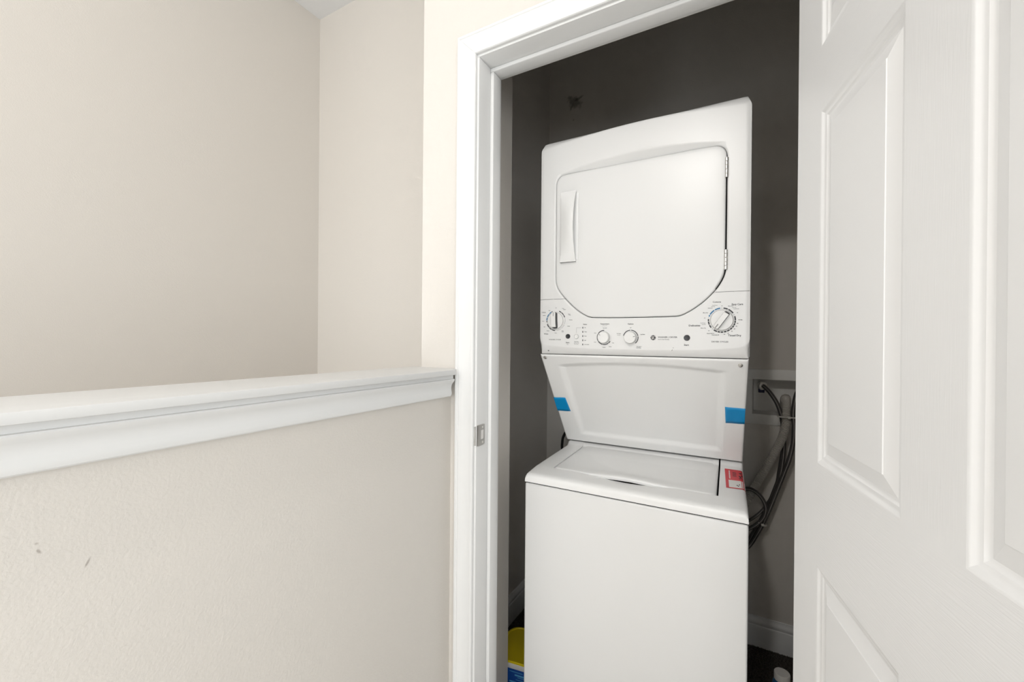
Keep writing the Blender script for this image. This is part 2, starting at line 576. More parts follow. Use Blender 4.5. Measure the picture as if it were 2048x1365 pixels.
for yy in (0.0, DT):
    for i in range(len(xb) - 1):
        for j in range(len(zb) - 1):
            x0, x1, z0, z1 = xb[i], xb[i + 1], zb[j], zb[j + 1]
            if any(abs(x0 - c[0]) < 1e-6 for c in cols) and any(abs(z0 - r[0]) < 1e-6 for r in rows):
                continue
            mi = 0
            if i in (1, 2, 3) and not any(abs(z0 - r[0]) < 1e-6 for r in rows):
                mi = 1
            quad([(x0, yy, z0), (x1, yy, z0), (x1, yy, z1), (x0, yy, z1)], mi)
for x in (0, DW):
    quad([(x, 0, 0), (x, DT, 0), (x, DT, DH), (x, 0, DH)], 0)
for z in (0, DH):
    quad([(0, 0, z), (DW, 0, z), (DW, DT, z), (0, DT, z)], 0)
mk('slab', V, F, None, door, local=True, fix=False, mats=[M['door_v'], M['door_h']], mat_idx=MI)
loops = [(0, 0), (0.0015, 0.0003), (0.0035, 0.0014), (0.006, 0.0030), (0.009, 0.0042), (0.0120, 0.0047), (0.0140, 0.0060), (0.0165, 0.0068), (0.0185, 0.0070),
         (0.0205, 0.0064), (0.039, 0.0016), (0.0400, 0.0006), (0.0425, 0.0004)]
for c in cols:
    for r in rows:
        V, F = [], []
        for sgn in (0, 1):
            base = len(V)
            for o, d in loops:
                y = d if sgn == 0 else DT - d
                V += [(c[0] + o, y, r[0] + o), (c[1] - o, y, r[0] + o), (c[1] - o, y, r[1] - o), (c[0] + o, y, r[1] - o)]
            for k in range(len(loops) - 1):
                for q in range(4):
                    a = base + k * 4 + q
                    b = base + k * 4 + (q + 1) % 4
                    F.append((a, b, b + 4, a + 4))
            e = base + (len(loops) - 1) * 4
            F.append((e, e + 1, e + 2, e + 3))
        mk('panel', V, F, M['door_p'], door, local=True, smooth=20, fix=False)
for zz in (0.22, 1.0, 1.78):
    v, f = lathe([(0.0055, -0.044), (0.0055, 0.044)], (-0.004, DT + 0.002, zz), 'z', 14)
    mk('hinge', v, f, M['steel'], door, local=True, smooth=40)
kn = [(0.033, 0.0), (0.032, 0.006), (0.014, 0.010), (0.012, 0.026), (0.020, 0.034), (0.027, 0.046), (0.024, 0.058), (0.010, 0.063)]
v, f = lathe(kn, (0.69, 0, 0.985), 'y', 32)
mk('knob', v, f, M['steel'], door, local=True, smooth=35)
v, f = lathe([(r, -h) for r, h in kn], (0.69, DT, 0.985), 'y', 32)
mk('knob', v, f, M['steel'], door, local=True, smooth=35)

# ------------------------------------------------------------------ stacked washer dryer
CX, FY = -0.2925, 1.152
root = empty('laundry_center', (CX, FY, 0))
tag(root, 'white stacked washer and dryer standing in the closet', 'washer dryer')
HW = 0.3015
DYF = 1.249           # dryer front plane
BACK = FY + 0.640

# --- washer cabinet
mk('washer_cabinet', *prism([(CX - HW, FY), (CX + HW, FY), (CX + HW - 0.015, FY + 0.37), (CX + HW - 0.015, BACK), (CX - HW, BACK)], 'z', 0.02, 0.8355), M['enamel'], root, bevel=0.006, seg=3, smooth=40)
mk('seam_shade_fill', *prism([(CX - HW + 0.004, FY + 0.004), (CX + HW - 0.004, FY + 0.004), (CX + HW - 0.021, FY + 0.37), (CX + HW - 0.021, BACK - 0.01), (CX - HW + 0.004, BACK - 0.01)], 'z', 0.834, 0.840), M['dark'], root)  # near-black filler standing in for the shade in the seam

# --- washer top cover
prof = [(0.0, 0.8385), (0.0, 0.8500), (0.0008, 0.8555), (0.0040, 0.8600), (0.010, 0.8635), (0.020, 0.8652), (0.045, 0.8680), (0.068, 0.8703), (0.072, 0.8707)]
yy_back = [0.10, 0.15, 0.20, 0.25, 0.30, 0.345, 0.352, 0.362, 0.40, 0.60, 0.638]


def zprof(y):
    if y <= prof[-1][0]:
        for (a, b), (c, d) in zip(prof, prof[1:]):
            if a <= y <= c and c > a:
                return b + (d - b) * (y - a) / (c - a)
        return prof[0][1]
    z = 0.8707 + (0.879 - 0.8707) * (y - 0.072) / (0.345 - 0.072)
    if y > 0.345:
        z = 0.879 + 0.014 * sstep(0.345, 0.364, y)
    return z


LX0, LX1, LY0, LY1 = -0.2390, 0.2345, 0.0705, 0.392   # lid opening


def tap(x, y):
    """the top narrows a little towards the back on its right side"""
    return x - 0.015 * max(0.0, min(1.0, y / 0.37)) * max(0.0, x / HW) * (1 if y > 0 else 0)


edge = [(0.0, 0.8385, -0.0), ]
xs = [-HW, -HW + 0.0006, -HW + 0.0022, -HW + 0.005, -HW + 0.010, LX0, LX0 + 0.001]
xs = [-HW, -HW + 0.0006, -HW + 0.0022, -HW + 0.005, -HW + 0.010, -0.27, LX0] + lin(LX0, LX1, 36)[1:-1] + [LX1, 0.27, HW - 0.010, HW - 0.005, HW - 0.0022, HW - 0.0006, HW]
ypz = [p for p in prof] + [(LY0 + 0.0015, None)] + [(y, None) for y in yy_back]
V = []
for (y, z) in ypz:
    for x in xs:
        zz = z if z is not None else zprof(y)
        d = HW - abs(x)
        drop = 0.0
        if d < 0.010:
            q = 1 - d / 0.010
            drop = 0.010 * (1 - math.sqrt(max(0, 1 - q * q)))
        zz = max(0.8385, zz - drop) if zz > 0.8386 else zz
        # finger scoop in the front rim under the lid grip
        if 0.022 < y < 0.0725 and -0.16 < x < 0.14:
            w = math.cos((x + 0.010) / 0.15 * PI / 2)
            zz -= 0.008 * max(0, w) ** 1.5 * sstep(0.03, 0.071, y)
        V.append((CX + tap(x, y), FY + y, zz))
nx = len(xs)
F = []
for j in range(len(ypz) - 1):
    for i in range(nx - 1):
        xm, ym = (xs[i] + xs[i + 1]) / 2, (ypz[j][0] + ypz[j + 1][0]) / 2
        if LX0 < xm < LX1 and LY0 < ym < LY1 and ypz[j][0] >= 0.0719:
            continue
        F.append((j * nx + i, j * nx + i + 1, (j + 1) * nx + i + 1, (j + 1) * nx + i))
# skirt down the two sides
for i, s in ((0, 1), (nx - 1, -1)):
    base = len(V)
    for (y, z) in ypz:
        V.append((CX + tap(xs[i], y), FY + y, 0.8385))
    for j in range(len(ypz) - 1):
        F.append((j * nx + i, (j + 1) * nx + i, base + j + 1, base + j))
# opening walls
iL, iR = xs.index(LX0), xs.index(LX1)
for i in (iL, iR):
    js = [j for j, (y, z) in enumerate(ypz) if 0.0719 <= y <= 0.401]
    base = len(V)
    for j in js:
        p = V[j * nx + i]
        V.append((p[0], p[1], p[2] - 0.022))
    for a in range(len(js) - 1):
        F.append((js[a] * nx + i, js[a + 1] * nx + i, base + a + 1, base + a))
jf = [j for j, (y, z) in enumerate(ypz) if abs(y - 0.072) < 1e-6][0]
base = len(V)
for i in range(iL, iR + 1):
    p = V[jf * nx + i]
    V.append((p[0], p[1], p[2] - 0.022))
for a in range(iR - iL):
    F.append((jf * nx + iL + a, jf * nx + iL + a + 1, base + a + 1, base + a))
mk('washer_top', V, F, M['plastic'], root, smooth=32)
box('lid_well_shade', CX + LX0 - 0.004, CX + LX1 - 0.002, FY + 0.06, FY + 0.42, 0.840, 0.850, M['dark'], root)  # dark slab that paints the shade inside the lid opening

# --- lid with hinge ridge and raised grip
G = 0.0030
lx0, lx1 = LX0 + 0.0012, LX1 - 0.0048
lxs = [lx0, lx0 + 0.0008, lx0 + 0.003, lx0 + 0.007] + lin(lx0 + 0.013, lx1 - 0.013, 44) + [lx1 - 0.007, lx1 - 0.003, lx1 - 0.0008, lx1]
lys = [0.0745, 0.0752, 0.0775, 0.082, 0.088, 0.096, 0.108, 0.122, 0.14, 0.18, 0.22, 0.28, 0.330, 0.342, 0.346, 0.350, 0.356, 0.362, 0.366, 0.386]


def grip(x):
    q = (x + 0.010) / 0.125
    return max(0.0, math.cos(max(-1, min(1, q)) * PI / 2)) ** 1.3


def lidz(x, y):
    z = 0.8715 + (0.8790 - 0.8715) * (y - 0.0745) / 0.27
    if y > 0.342:
        z = 0.879 + 0.0135 * sstep(0.343, 0.360, y)
    e = min(x - lx0, lx1 - x, y - 0.0745)
    if e < 0.006 and y < 0.34:
        q = 1 - e / 0.006
        z -= 0.005 * (1 - math.sqrt(max(0, 1 - q * q)))
    z += 0.0085 * grip(x) * (1 - sstep(0.085, 0.135, y))
    # shallow dish of the lid
    z -= 0.0016 * sstep(0, 0.03, min(x - lx0, lx1 - x)) * sstep(0.10, 0.13, y) * (1 - sstep(0.32, 0.34, y))
    return z


def lidp(x, y):
    ya = y
    if y < 0.12:
        # front corners cut back, grip pushed slightly forward
        c = min(x - lx0, lx1 - x)
        ya = y + 0.010 * max(0, 1 - c / 0.018) ** 2 * (1 - (y - 0.0745) / 0.0455) - 0.010 * grip(x) * (1 - sstep(0.0745, 0.12, y))
    return (CX + tap(x, ya), FY + ya, lidz(x, y))


V, F = sheet('', lxs, lys, lidp, None, None)
nx = len(lxs)
ny = len(lys)
per = [(i, 0) for i in range(nx)] + [(nx - 1, j) for j in range(1, ny)] + [(i, ny - 1) for i in range(nx - 2, -1, -1)] + [(0, j) for j in range(ny - 2, 0, -1)]
base = len(V)
for i, j in per:
    p = V[j * nx + i]
    V.append((p[0], p[1] + (0.004 if j == 0 else 0), p[2] - 0.007))
for a in range(len(per)):
    b = (a + 1) % len(per)
    (i, j), (k, l) = per[a], per[b]
    F.append((j * nx + i, l * nx + k, base + b, base + a))
F.append(tuple(base + a for a in range(len(per))))
mk('washer_lid', V, F, M['plastic'], root, smooth=34)

# --- sloping service panel between washer and dryer
PY0, PZ0, PY1, PZ1 = FY + 0.105, 1.2275, FY + 0.3475, 0.8985
nrm = Vector((0, -(PZ0 - PZ1), -(PY1 - PY0))).normalized()
v, f = prism([(PY0 + 0.016, PZ0), (PY1 + 0.016, PZ1), (BACK, PZ1), (BACK, PZ0)], 'x', CX - HW + 0.004, CX + HW - 0.020)
mk('service_cabinet', v, f, M['enamel'], root)


def panel_right(t):
    return 0.2985 - 0.0135 * t


us = lin(0, 1, 64)
ts = lin(0, 1, 56)


def panp(u, t):
    x = -HW + u * (panel_right(t) + HW)
    p = Vector((CX + x, PY0 + (PY1 - PY0) * t, PZ0 + (PZ1 - PZ0) * t))
    # pressed field with bowed top and straight bottom
    xa, xb_ = -0.245 + 0.012 * t, 0.243 - 0.018 * t
    xm = (x - (xa + xb_) / 2) / ((xb_ - xa) / 2)
    top = 0.100 - 0.042 * (1 - xm * xm)
    bot = 0.905 - 0.02 * xm * 0
    L = (PZ0 - PZ1) * 1.24
    d = min(x - xa, xb_ - x, (t - top) * L, (bot - t) * L)
    h = sstep(-0.004, 0.016, d)
    p += nrm * (-0.0075 * h)
    # rolled outer edge
    e = min(u, 1 - u) * 0.59
    e2 = min(t, 1 - t) * L
    for q in (e, e2):
        if q < 0.004:
            p -= nrm * 0.003 * (1 - q / 0.004) ** 2
    return tuple(p)


us = [0, 0.0025, 0.006, 0.012] + lin(0.02, 0.98, 90) + [0.988, 0.994, 0.9975, 1]
ts = [0, 0.004, 0.01, 0.018] + lin(0.028, 0.972, 90) + [0.982, 0.99, 0.996, 1]
V, F = sheet('', us, ts, panp, None, None)
pan = mk('service_panel', V, F, M['plastic'], root, smooth=40)
so = pan.modifiers.new('sheet', 'SOLIDIFY')
so.thickness = 0.002
so.offset = 0
nq_ = nrm
for x, t in ((-0.579, 0.024), (-0.013, 0.042)):
    c = Vector((x, PY0 + (PY1 - PY0) * t, PZ0 + (PZ1 - PZ0) * t)) + nrm * 0.001
    a1 = Vector((1, 0, 0))
    a2 = nrm.cross(a1)
    V, F = [], []
    for r, h in ((0.0062, 0), (0.006, 0.001), (0.0046, 0.0014), (0.0042, 0.003), (0.0022, 0.0034), (0.0020, 0.0022)):
        for k in range(18):
            a = 2 * PI * k / 18
            V.append(c + a1 * (r * math.cos(a)) + a2 * (r * math.sin(a)) + nrm * h)
    for i in range(5):
        for k in range(18):
            F.append((i * 18 + k, i * 18 + (k + 1) % 18, (i + 1) * 18 + (k + 1) % 18, (i + 1) * 18 + k))
    F.append(tuple(5 * 18 + k for k in range(18)))
    mk('screw', V, F, M['zinc'], pan, smooth=30)

# --- dryer front: frame round the door opening
hole_ctrl = [(-0.2475, 1.470), (-0.2475, 1.60), (-0.2475, 1.70), (-0.2475, 1.775), (-0.2455, 1.788), (-0.239, 1.799), (-0.230, 1.8050), (-0.219, 1.8068),
             (-0.12, 1.8075), (0, 1.8075), (0.12, 1.8068), (0.215, 1.8045), (0.228, 1.8015), (0.2375, 1.7945), (0.2435, 1.784), (0.2455, 1.771),
             (0.2455, 1.70), (0.2455, 1.60), (0.2450, 1.475), (0.2435, 1.460), (0.238, 1.443), (0.224, 1.418), (0.196, 1.3875), (0.170, 1.367), (0.148, 1.3535),
             (0.136, 1.3478), (0.122, 1.3445), (0.06, 1.3438), (0, 1.3435), (-0.06, 1.3440), (-0.122, 1.3458), (-0.134, 1.3478), (-0.146, 1.3525), (-0.175, 1.3705),
             (-0.213, 1.406), (-0.237, 1.436), (-0.2445, 1.452)]


def chaikin(P, n=2):
    for _ in range(n):
        Q = []
        for i in range(len(P)):
            a, b = P[i], P[(i + 1) % len(P)]
            Q.append((a[0] * 0.75 + b[0] * 0.25, a[1] * 0.75 + b[1] * 0.25))
            Q.append((a[0] * 0.25 + b[0] * 0.75, a[1] * 0.25 + b[1] * 0.75))
        P = Q
    return P


hole_poly = chaikin(hole_ctrl, 2)
RC = (0.0, 1.580)
SEAM = 1.4085


def ztop(x):
    return 1.9000 + 0.0185 * (1 - (x / 0.3) ** 2)


def outer_poly():
    P = []
    P += [(-HW + 0.001, z) for z in lin(1.285, 1.890, 30)]
    P += [(-HW + 0.0016, 1.897), (-HW + 0.004, 1.902)]
    P += [(x, ztop(x)) for x in lin(-0.294, 0.294, 40)]
    P += [(HW - 0.004, 1.902), (HW - 0.0016, 1.897)]
    P += [(HW - 0.001, z) for z in lin(1.890, 1.285, 30)]
    for k in range(1, 6):
        a = PI / 2 * k / 6
        P.append((HW - 0.001 - 0.028 * (1 - math.cos(a)), 1.283 - 0.022 * math.sin(a)))
    P += [(x, 1.2505 + 0.0095 * (abs(x) / 0.27) ** 3) for x in lin(0.270, -0.270, 36)]
    for k in range(5, 0, -1):
        a = PI / 2 * k / 6
        P.append((-HW + 0.001 + 0.028 * (1 - math.cos(a)), 1.283 - 0.022 * math.sin(a)))
    return P


def ray_poly(P, ang):
    dx, dz = math.cos(ang), math.sin(ang)
    best = 0
    n = len(P)
    for i in range(n):
        ax, az = P[i][0] - RC[0], P[i][1] - RC[1]
        bx, bz = P[(i + 1) % n][0] - RC[0], P[(i + 1) % n][1] - RC[1]
        ex, ez = bx - ax, bz - az
        den = dx * ez - dz * ex
        if abs(den) < 1e-12:
            continue
        t = (ax * ez - az * ex) / den
        s = (ax * dz - az * dx) / den
        if t > 0 and -1e-9 <= s <= 1 + 1e-9:
            best = max(best, t)
    return best


OP = outer_poly()
angs = set(round(2 * PI * k / 300, 6) for k in range(300))
for P in (OP, hole_poly):
    for p in P:
        a = math.atan2(p[1] - RC[1], p[0] - RC[0]) % (2 * PI)
        if (abs(abs(p[0]) - HW) < 0.04 and (p[1] > 1.88 or p[1] < 1.29)) or P is hole_poly:
            angs.add(round(a, 6))
angs = sorted(angs)
aa = [angs[0]]
for a in angs[1:]:
    if a - aa[-1] > 0.0035:
        aa.append(a)
angs = aa
RH = [ray_poly(hole_poly, a) for a in angs]
RO = [ray_poly(OP, a) for a in angs]
NA = len(angs)


def fdepth(x, z):
    d = 0.0
    w = 1 - (x / 0.243) ** 2
    if w > 0 and z > 1.78:
        za = 1.8072 + 0.026 * w
        if z < za:
            t = (za - z) / max(0.002, za - 1.8072)
            d += 0.019 * w * min(1, t)
    # slight fall of the outer margin at top and sides
    d += 0.0025 * sstep(0.016, 0.0, HW - abs(x)) ** 2
    d += 0.0010 * sstep(0.005, 0.0, ztop(x) - z) ** 2
    return d


rings = [0, 0.004, 0.010, 0.018, 0.03, 0.045, 0.06, 0.08, 0.10, 0.125, 0.15, 0.18, 0.21, 0.25, 0.30, 0.35, 0.40, 0.46, 0.52, 0.58, 0.64, 0.70, 0.76, 0.82, 0.87, 0.91, 0.94, 0.965, 0.985, 1.0]
V, F = [], []
# opening wall going back, then front rings, then the return to the cabinet
for k, a in enumerate(angs):
    x, z = RC[0] + RH[k] * math.cos(a), RC[1] + RH[k] * math.sin(a)
    V.append((CX + x, DYF + 0.032, z))
for t in rings:
    for k, a in enumerate(angs):
        r = RH[k] + (RO[k] - RH[k]) * t
        x, z = RC[0] + r * math.cos(a), RC[1] + r * math.sin(a)
        d = fdepth(x, z)
        s = r - RH[k]
        if s < 0.0045:
            q = 1 - s / 0.0045
            d += 0.0035 * q * q
        V.append((CX + x, DYF + d, z))


def outer_back(x, z, q):
    """the roll from the front face to the cabinet sides, top and underside"""
    if z > 1.86:
        w = sstep(1.86, 1.899, z)
        xo = x * (1 - 0.030 * q * w * (abs(x) / HW) ** 4) if abs(x) > 0.25 else x
        zo = z + (1.9220 - z) * q * w
        return xo, zo
    if z < 1.30:
        w = sstep(1.295, 1.262, z)
        zo = z + (1.2310 - z) * q * w
        xo = x + (math.copysign(HW - 0.003, x) - x) * q * w if abs(x) > 0.26 else x
        return xo, zo
    return math.copysign(abs(x) + 0.0010 * q, x), z


for q, dy in ((0.10, 0.0006), (0.5, 0.005), (0.93, 0.0105), (1.0, 0.0135), (1.0, 0.050)):
    for k, a in enumerate(angs):
        x, z = RC[0] + RO[k] * math.cos(a), RC[1] + RO[k] * math.sin(a)
        xo, zo = outer_back(x, z, q)
        V.append((CX + xo, DYF + fdepth(x, z) + dy, zo))
nr = 1 + len(rings) + 5
for j in range(nr - 1):
    for k in range(NA):
        k2 = (k + 1) % NA
        F.append((j * NA + k, j * NA + k2, (j + 1) * NA + k2, (j + 1) * NA + k))
front = mk('front_panel', V, F, M['enamel'], root, smooth=38)


def split_at(o, z, keep_above, gap):
    bm = bmesh.new()
    bm.from_mesh(o.data)
    geom = bm.verts[:] + bm.edges[:] + bm.faces[:]
    if keep_above:
        bmesh.ops.bisect_plane(bm, geom=geom, plane_co=(0, 0, z + gap), plane_no=(0, 0, 1), clear_inner=True)
    else:
        bmesh.ops.bisect_plane(bm, geom=geom, plane_co=(0, 0, z - gap), plane_no=(0, 0, 1), clear_outer=True)
    bm.to_mesh(o.data)
    bm.free()
    o.data.set_sharp_from_angle(angle=math.radians(38))


ctrl = front.copy()
ctrl.data = front.data.copy()
ctrl.name = 'control_panel'
ctrl.data.name = 'control_panel'
COL.objects.link(ctrl)
ORG[ctrl.name] = ORG[root.name]
ctrl.data.materials.clear()
ctrl.data.materials.append(M['enamel'])
split_at(front, SEAM, True, 0.0005)
split_at(ctrl, SEAM, False, 0.0005)

box('dryer_cabinet', CX - HW, CX + HW, DYF + 0.048, BACK, 1.2325, 1.9210, M['enamel'], root, bevel=0.004)
box('door_gap_shade', CX - 0.262, CX + 0.262, DYF + 0.026, DYF + 0.0470, 1.325, 1.83, M['dark'], root)  # dark backing plate, colours the door gap as if in shade

# --- dryer door
V, F = [], []
ins = 0.0021
dring = [(0.0, 0.020), (0.0, 0.0040), (0.0007, 0.0018), (0.0022, 0.0005), (0.0045, 0.0), (0.012, -0.0004), (0.03, -0.0007), (0.08, -0.0010), (0.15, -0.0012)]
for o, d in dring:
    for k, a in enumerate(angs):
        ee = ins
        x, z = math.cos(a), math.sin(a)
        if x > 0.80:
            ee = 0.0042
        r = RH[k] - ee - o
        V.append((CX + RC[0] + r * x, DYF + d, RC[1] + r * z))
for j in range(len(dring) - 1):
    for k in range(NA):
        k2 = (k + 1) % NA
        F.append((j * NA + k, j * NA + k2, (j + 1) * NA + k2, (j + 1) * NA + k))
F.append(tuple((len(dring) - 1) * NA + k for k in range(NA)))
ddoor = mk('dryer_door', V, F, M['enamel'], root, smooth=32)

# handle: a bowed pull open on its right side
hx0, hx1, hz0, hz1 = -0.2290, -0.1755, 1.5235, 1.7455
V, F = [], []
NZ = 40


def hsec(s):
    b = 0.0065 + 0.0290 * math.sin(PI * s) ** 0.8
    z = hz0 + (hz1 - hz0) * s
    yb = DYF - 0.0005
    pts = [(hx0, 0.0), (hx0, 0.0075), (hx0 + 0.0015, 0.0095)]
    for q in (0.15, 0.4, 0.7, 0.92):
        pts.append((hx0 + (hx1 - hx0) * q, 0.0095 + (b - 0.0095) * sstep(-0.15, 1.0, q) + 0.002 * math.sin(PI * q)))
    pts.append((hx1 - 0.0008, b + 0.0002))
    pts.append((hx1, b - 0.0010))
    pts.append((hx1 - 0.0006, b - 0.0040))
    for q in (0.8, 0.4):
        pts.append((hx0 + (hx1 - hx0) * q, max(0.001, 0.0045 + (b - 0.0095) * sstep(-0.15, 1.0, q))))
    pts.append((hx0 + 0.006, 0.0040))
    pts.append((hx0 + 0.006, 0.0))
    return [(CX + p, yb - h, z) for p, h in pts]


for j in range(NZ + 1):
    V += hsec(j / NZ)
n = len(V) // (NZ + 1)
for j in range(NZ):
    for k in range(n):
        k2 = (k + 1) % n
        F.append((j * n + k, j * n + k2, (j + 1) * n + k2, (j + 1) * n + k))
F.append(tuple(range(n)))
F.append(tuple(NZ * n + k for k in range(n)))
# solid blocks closing both ends
for s0, s1 in ((0.0, 0.035), (0.965, 1.0)):
    g = boxg(CX + hx0 + 0.001, CX + hx1 - 0.0006, DYF - 0.0095, DYF - 0.0003, hz0 + (hz1 - hz0) * s0, hz0 + (hz1 - hz0) * s1)
    n0 = len(V)
    V += g[0]
    F += [tuple(i + n0 for i in q) for q in g[1]]
mk('door_handle', V, F, M['plastic'], ddoor, smooth=35)
box('handle_base', CX + hx0 + 0.003, CX + hx1 + 0.0060, DYF - 0.0030, DYF - 0.0002, hz0 + 0.006, hz1 - 0.006, M['plastic'], ddoor, bevel=0.0008)

# hinges
for z0, z1 in ((1.712, 1.766), (1.467, 1.521)):
    V, F = [], []
    nk = 5
    for k in range(nk):
        a = z0 + (z1 - z0) * k / nk
        b = z0 + (z1 - z0) * (k + 1) / nk - 0.0009
        g = lathe([(0.0038, a), (0.0045, a + 0.0006), (0.0045, b - 0.0006), (0.0038, b)], (CX + 0.2436, DYF - 0.0008, 0), 'z', 16)
        n0 = len(V)
        V += g[0]
        F += [tuple(i + n0 for i in q) for q in g[1]]
    g = boxg(CX + 0.2405, CX + 0.2466, DYF + 0.001, DYF + 0.004, z0, z1)
    n0 = len(V)
    V += g[0]
    F += [tuple(i + n0 for i in q) for q in g[1]]
    mk('hinge', V, F, M['zinc'], ddoor, smooth=35)

# --- printing on the control panel
PRY = DYF - 0.00035
TEXTS = []


def text(s, x, z, cap, m='print', width=None, align='CENTER', bold=0.0):
    TEXTS.append((s, x, z, cap, m, width, align, bold))


def arc(cx, cz, r0, r1, a0, a1, n=10, y=PRY):
    V, F = [], []
    for i in range(n + 1):
        a = math.radians(a0 + (a1 - a0) * i / n)
        for r in (r0, r1):
            V.append((CX + cx + r * math.sin(a), y, cz + r * math.cos(a)))
    for i in range(n):
        F.append((2 * i, 2 * i + 1, 2 * i + 3, 2 * i + 2))
    return V, F


def rectp(x0, x1, z0, z1, y=PRY):
    return [(CX + x0, y, z0), (CX + x1, y, z0), (CX + x1, y, z1), (CX + x0, y, z1)], [(0, 1, 2, 3)]


PR = {'print': [], 'print_l': [], 'print_blue': []}
W = (-0.2440, 1.3390)
T1 = (-0.0845, 1.2855)
T2 = (-0.0050, 1.2855)
D = (0.2350, 1.3330)
# washer dial ring
for a0, a1, m in ((20, 36, 'print'), (38, 56, 'print'), (58, 72, 'print'), (185, 204, 'print'), (207, 226, 'print'), (229, 250, 'print'),
                  (262, 268, 'print'), (271, 289, 'print_blue'), (292, 312, 'print_blue'), (315, 330, 'print_blue'), (332, 338, 'print')):
    PR[m].append(arc(*W, 0.0305, 0.0335, a0, a1))
for a0, a1 in ((76, 110), (114, 142), (146, 172)):
    PR['print_l'].append(arc(*W, 0.0318, 0.0324, a0, a1))
# small dials
for a0, a1 in ((-60, 0), (-118, -63), (122, 142), (145, 190), (193, 238)):
    PR['print'].append(arc(*T1, 0.0205, 0.0228, a0, a1))
for a0, a1 in ((-75, -3), (3, 78), (82, 140)):
    PR['print'].append(arc(*T2, 0.0205, 0.0228, a0, a1))
# dryer dial ring
for a0, a1, m in ((7, 26, 'print'), (29, 56, 'print'), (72, 92, 'print'), (94, 104, 'print'), (106, 116, 'print'), (118, 128, 'print'), (130, 141, 'print'), (144, 156, 'print'), (159, 170, 'print'),
                  (173, 184, 'print'), (187, 197, 'print'), (200, 216, 'print'), (232, 246, 'print'), (249, 264, 'print'), (266, 276, 'print'),
                  (288, 296, 'print_blue'), (299, 326, 'print_blue'), (329, 353, 'print_blue')):
    PR[m].append(arc(*D, 0.0305, 0.0338, a0, a1))
for a in (0, 64, 224, 282):
    PR['print'].append(arc(*D, 0.0315, 0.0330, a - 1.2, a + 1.2, 2))
# status lights with bracket
for k in range(5):
    z = 1.3155 - 0.01305 * k
    PR['print'].append(rectp(-0.1540, -0.1514, z - 0.0026, z + 0.0026))
PR['print_l'] += [rectp(-0.1738, -0.1733, 1.2995, 1.3155), rectp(-0.1738, -0.1570, 1.3152, 1.3157)]
PR['print_l'].append(arc(-0.1735, 1.2880, 0.0072, 0.0076, 0, 360, 30))
# care marks under the logo
PR['print'] += [([(CX + 0.1090, PRY, 1.2485), (CX + 0.1102, PRY, 1.2485), (CX + 0.1122, PRY, 1.2520), (CX + 0.1110, PRY, 1.2520)], [(0, 1, 2, 3)]),
                ([(CX + 0.1128, PRY, 1.2560), (CX + 0.1138, PRY, 1.2560), (CX + 0.1146, PRY, 1.2582), (CX + 0.1136, PRY, 1.2582)], [(0, 1, 2, 3)])]
# captions
text('Off', -0.2440, 1.3790, 0.0021, 'print_l')
text('Drain', -0.2195, 1.3765, 0.0021)
text('& Spin', -0.2145, 1.3730, 0.0024)
text('Speed', -0.1985, 1.3585, 0.0021)
text('Wash', -0.1965, 1.3550, 0.0021)
text('Delicates', -0.1930, 1.3400, 0.0021)
text('Casuals', -0.2000, 1.3200, 0.0021)
text('Bulky', -0.2200, 1.3050, 0.0021)
text('Items', -0.2200, 1.3015, 0.0021)
text('Heavy', -0.2440, 1.2985, 0.0021)
text('Medium', -0.2710, 1.3055, 0.0021)
text('Light', -0.2840, 1.3185, 0.0021)
text('Heavy', -0.2890, 1.3370, 0.0021)
text('Medium', -0.2850, 1.3555, 0.0021)
text('Light', -0.2670, 1.3715, 0.0021)
text('Colors', -0.2870, 1.3650, 0.0036, 'print_l')
text('Whites', -0.2780, 1.2945, 0.0036)
text('WASHER CYCLES', -0.2470, 1.2765, 0.0029, 'print_l', 0.0420)
text('Start', -0.2030, 1.2665, 0.0042)
text('Pause', -0.2030, 1.2620, 0.0018, 'print_l')
text('Deep Rinse', -0.1735, 1.2705, 0.0022)
text('Hold 3 sec to add', -0.1735, 1.2665, 0.0016, 'print_l')
text('Fabric Softener', -0.1735, 1.2635, 0.0016, 'print_l')
text('Status', -0.1455, 1.3245, 0.0036)
for k, s in enumerate(('On', 'Wash', 'Rinse', 'Spin', 'Lid Locked')):
    text(s, -0.1475, 1.3145 - 0.01305 * k, 0.0024, 'print', None, 'LEFT')
text('Temperature', -0.0830, 1.3250, 0.0036)
text('All rinses are cold', -0.0830, 1.3205, 0.0014, 'print_l')
text('Tap Cold', -0.0830, 1.3130, 0.0023)
text('Cold', -0.1130, 1.2980, 0.0023)
text('Cool', -0.1130, 1.2700, 0.0023)
text('Colors', -0.0850, 1.2545, 0.0023)
text('Warm', -0.0660, 1.2565, 0.0023)
text('Hot', -0.0570, 1.2680, 0.0023)
text('Options', -0.0055, 1.3240, 0.0036)
text('Off', -0.0055, 1.3130, 0.0021, 'print_l')
text('Pre Soak', -0.0400, 1.2960, 0.0023)
text('15 minutes', -0.0400, 1.2920, 0.0016, 'print_l')
text('2nd Rinse', 0.0295, 1.2935, 0.0023)
text('Pre Soak +', 0.0200, 1.2580, 0.0024)
text('2nd Rinse', 0.0185, 1.2545, 0.0024)
text('WASHER | DRYER', 0.0720, 1.2850, 0.0040, 'print_l', 0.0525, 'LEFT')
text('Auto Load Sensing', 0.0720, 1.2795, 0.0021, 'print_l', 0.0310, 'LEFT')
text('Start', 0.1480, 1.2635, 0.0046)
text('Cottons', 0.2230, 1.3800, 0.0042, 'print_l')
text('Easy Care', 0.2715, 1.3720, 0.0046)
text('Delicates', 0.1680, 1.3170, 0.0046, 'print', 0.0290)
text('Timed Dry', 0.2655, 1.2900, 0.0048)
text('DRYER CYCLES', 0.2310, 1.2735, 0.0036, 'print_l', 0.0400)
